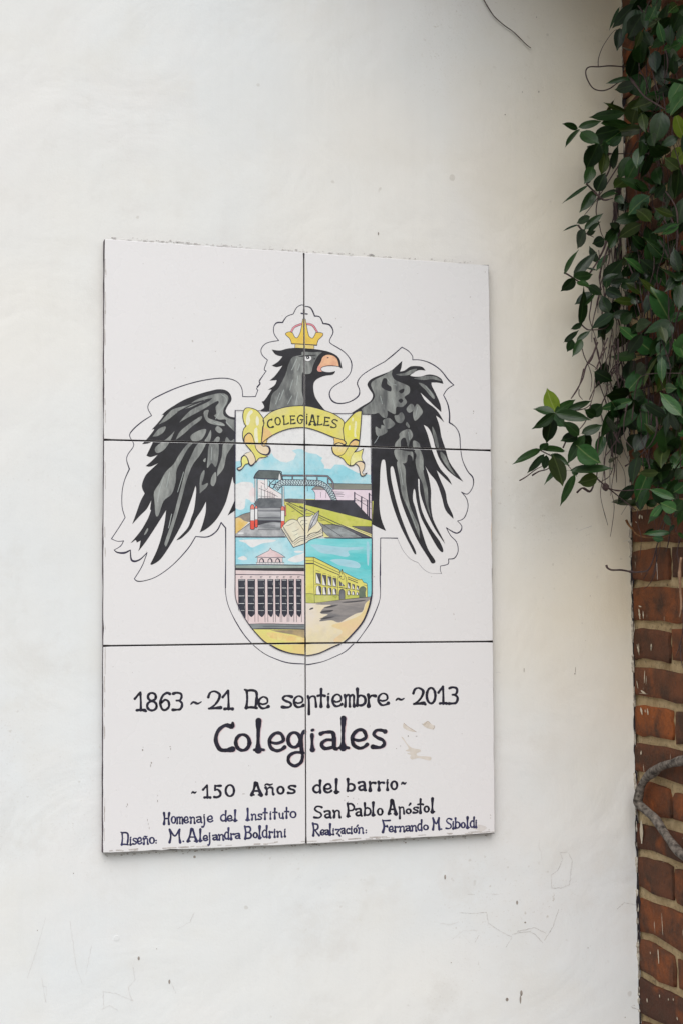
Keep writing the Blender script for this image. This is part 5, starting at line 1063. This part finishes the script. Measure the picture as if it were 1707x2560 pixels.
ul = fo.data.uv_layers.new(name='UVMap')
for i, q in enumerate(uvs): ul.data[i].uv = q

def tube(name, pts, r, mat, parent, sides=6, knots=True, taper=.6):
    """pts world points, smoothed; knobbly twig"""
    sp = smooth([([*p], False) for p in pts], False, 5, 0.0) if len(pts) > 2 else [np.array(p) for p in pts]
    sp = [Vector(p) for p in sp]; n = len(sp); v = []; f = []
    for i, p in enumerate(sp):
        t = (sp[min(n-1, i+1)]-sp[max(0, i-1)]).normalized()
        a = t.cross(Vector((.31, .9, .2))).normalized(); b = t.cross(a)
        rr = r*(1-taper*i/max(1, n-1))*(1+((.22 if sides < 10 else .30)*noise.noise(p*(90 if sides < 10 else 26))+(.5 if knots and noise.noise(p*38+Vector((3, 1, 7))) > .33 else 0)))
        for k in range(sides):
            q = k*math.tau/sides; v.append(p+(a*math.cos(q)+b*math.sin(q))*rr)
    for i in range(n-1):
        for k in range(sides):
            k2 = (k+1) % sides; f.append((i*sides+k, i*sides+k2, (i+1)*sides+k2, (i+1)*sides+k))
    f += [tuple(range(sides))[::-1], tuple(range((n-1)*sides, n*sides))]
    return obj(name, v, f, mat, parent, smooth=True)
def stem(fr, txt, r, off=.05, mat=None, name='stem', parent=None, off1=None, **kw):
    P = parse(txt); n = len(P)
    pts = [pos(*px(fr, p[0][0], p[0][1]), off if off1 is None else off+(off1-off)*i/(n-1)) for i, p in enumerate(P)]
    return tube(name, pts, r, mat or M_STEM, parent or vine, **kw)
K = .00033
stem('X', '(830,870)(760,870)(660,862)(570,862)(460,872)(340,875)(295,920)(300,1000)(340,1090)(400,1160)(500,1185)(600,1160)(700,1090)(800,1030)', .0011, .03, knots=False, taper=0)
stem('X', '(455,868)(460,760)(520,600)(640,425)(700,385)', .0008, .03, knots=False)
stem('X', '(860,1000)(950,1120)(1060,1260)(1200,1350)(1330,1430)', .0022, .09)
stem('X', '(960,60)(1010,120)(1100,260)(1180,420)', .0015, .06)
stem('X', '(560,2010)(700,2010)(850,2005)(1080,2010)(1250,1930)', .0013, .07)
stem('Y', '(620,-20)(600,130)(500,330)(440,560)(430,700)(470,850)(500,970)(560,1060)', .0014, .06)
stem('Y', '(740,40)(640,200)(500,420)(370,600)(260,740)', .0013, .08)
stem('Y', '(300,310)(400,410)(520,520)(650,500)', .0018, .12)
stem('Y', '(720,200)(710,450)(690,650)(690,800)(740,1050)(750,1300)', .0030, .05, taper=.1)
stem('Y', '(780,230)(740,450)(720,640)', .0014, .06)
stem('Y', '(560,1060)(520,1180)(430,1350)(330,1500)', .0022, .08)
stem('Y', '(640,1000)(560,1200)(500,1400)(470,1560)(500,1700)', .0018, .06)
stem('Y', '(600,1100)(540,1300)(520,1500)(460,1750)(450,2000)', .0012, .07)
stem('Y', '(380,1760)(360,1900)(340,2060)(380,2200)(440,2380)', .0013, .08)
stem('Y', '(470,1750)(420,1960)(380,2150)(370,2380)', .0012, .07)
stem('Y', '(190,850)(230,900)(300,960)(400,1010)', .0013, .1)
stem('Y', '(10,1470)(80,1510)(200,1590)(340,1680)(480,1760)', .0018, .1)
stem('Y', '(220,2130)(290,2200)(360,2220)(560,2190)(640,2030)', .0015, .09)
stem('Y', '(1560,1050)(1500,1200)(1450,1370)(1420,1480)', .0011, .07)
for i, t in enumerate(['(670,0)(700,130)(740,220)(770,330)(760,450)', '(790,-20)(830,150)(850,300)(780,450)(750,520)', '(820,20)(770,150)(720,230)(690,340)(640,430)(590,510)', '(910,-20)(860,100)(830,200)(800,330)(790,450)(760,560)(740,700)', '(980,-20)(960,80)(990,180)(920,300)(900,450)(930,600)', '(1090,0)(1060,120)(1000,230)(950,300)(870,380)', '(1000,-10)(1000,150)(1000,280)(1060,370)', '(900,60)(840,170)(800,260)',
        '(800,280)(850,420)(900,560)(930,700)(930,830)(950,960)(930,1060)(940,1170)', '(1060,560)(1030,720)(990,860)(930,960)(880,1030)(880,1140)(890,1270)', '(960,800)(1000,880)(1020,900)', '(1080,560)(1050,720)(1060,860)(1130,950)', '(940,970)(960,1080)(920,1190)(830,1240)', '(840,800)(820,940)(820,1100)(810,1210)', '(660,1000)(720,1100)(830,1220)(940,1310)(1050,1400)(1150,1480)', '(890,1280)(980,1310)(1100,1310)(1200,1300)(1290,1300)',
        '(140,1225)(200,1190)(280,1130)(340,1100)(420,1070)', '(250,1180)(310,1145)(390,1120)(430,1050)', '(640,1330)(690,1290)(750,1320)(780,1280)(800,1220)', '(310,955)(400,1000)(480,1040)(560,1090)(640,1190)', '(660,430)(660,480)(690,520)', '(520,940)(560,860)(640,800)(720,700)(760,560)', '(450,640)(560,620)(700,600)(760,560)', '(700,250)(660,400)(600,500)', '(740,200)(790,230)(850,290)', '(1060,1100)(1110,1070)(1160,1060)', '(1320,600)(1340,760)(1290,900)(1180,1010)', '(1120,700)(1160,400)(1250,300)(1568,290)']):
    stem('Z', t, (.0011, .0015, .0018, .0012)[i % 4], .05+.02*(i % 4))
stem('Z', '(900,1260)(885,1285)(905,1300)', .0055, .07, taper=.2)
stem('Q', '(820,260)(850,320)(900,380)(960,450)(1060,485)(1180,490)(1300,490)(1470,430)', .0014, .06, mat_simple('young_twig', (.12, .05, .02), (.24, .12, .045), 120))
stem('Q', '(560,850)(580,890)(640,915)(760,915)(900,940)(1000,940)(1110,910)(1180,760)(1220,600)(1300,400)(1370,120)', .0020, .07)
stem('Q', '(1050,1030)(1120,900)', .0009, .07); stem('Q', '(1220,620)(1200,920)(1130,1090)(1040,1170)', .0010, .05)
stem('Q', '(1220,830)(1225,930)(1232,1040)', .0006, .03, M_OFF); stem('Q', '(1410,130)(1390,400)(1370,560)(1340,680)', .0010, .05)
stem('Q', '(1540,750)(1520,950)(1530,1200)(1545,1400)(1520,1530)', .0022, .06, mat_simple('dry_twig', (.22, .12, .07), (.36, .22, .14), 120), taper=.3)
stem('Q', '(1580,1250)(1565,1500)(1560,1700)(1520,1900)(1470,2040)', .0012, .06); stem('Q', '(1530,1900)(1540,2100)(1590,2260)', .0010, .06)
stem('Q', '(1568,420)(1490,650)(1520,860)', .0011, .05); stem('Q', '(1530,0)(1520,250)(1460,420)', .0012, .05)
for (x0, y0, x1, y1, w) in ((570, 870, 520, 835, 30), (575, 860, 592, 798, 16)):
    B = pos(*px('Q', x0, y0), .07); T = pos(*px('Q', x1, y1), .07); put_leaf(B, T, w/5.2267/FPX*2.4, 'o')
# random hair of thin stems over bricks and beside the corner
for i in range(95):
    u = rl.uniform(1585, 1700) if i % 3 else rl.gauss(1540, 18); v = rl.uniform(-60, 1050) if i % 3 else rl.uniform(420, 900); pts = []
    o_ = rl.uniform(.02, .08)
    for k in range(rl.randint(5, 9)):
        pts.append(pos(u, v, o_)); v += rl.uniform(40, 75); u += rl.gauss(0, 13); u = max(u, 1500)
    tube('stem', pts, rl.uniform(.0006, .0014), M_STEM, vine, sides=5)
# bare grey limb of the vine, elbow tight in the corner
tr = stem('V', '(1620,-10)(1400,50)(1150,120)(980,240)(850,340)(740,520)(690,720)(690,850)(850,1000)(1020,1160)(1180,1400)(1320,1600)(1480,1800)(1640,1930)', .0076, .028, M_BARK, 'trunk', sides=12, taper=.0, knots=False)

# dry tendril on the plaster near the top of the picture
P = [W(*px('G', *q), -.006) for q in ((110, -80), (150, 0), (200, 90), (265, 190), (320, 250), (420, 335), (520, 405), (575, 455), (640, 520), (700, 580), (762, 628))]
P = [W(1160, -120, -.05)]+P
tag(tube('dry_tendril', P, .0009, M_STEM, None, knots=False, taper=.1), 'single thin dark tendril curving down across the bare upper wall', 'tendril')
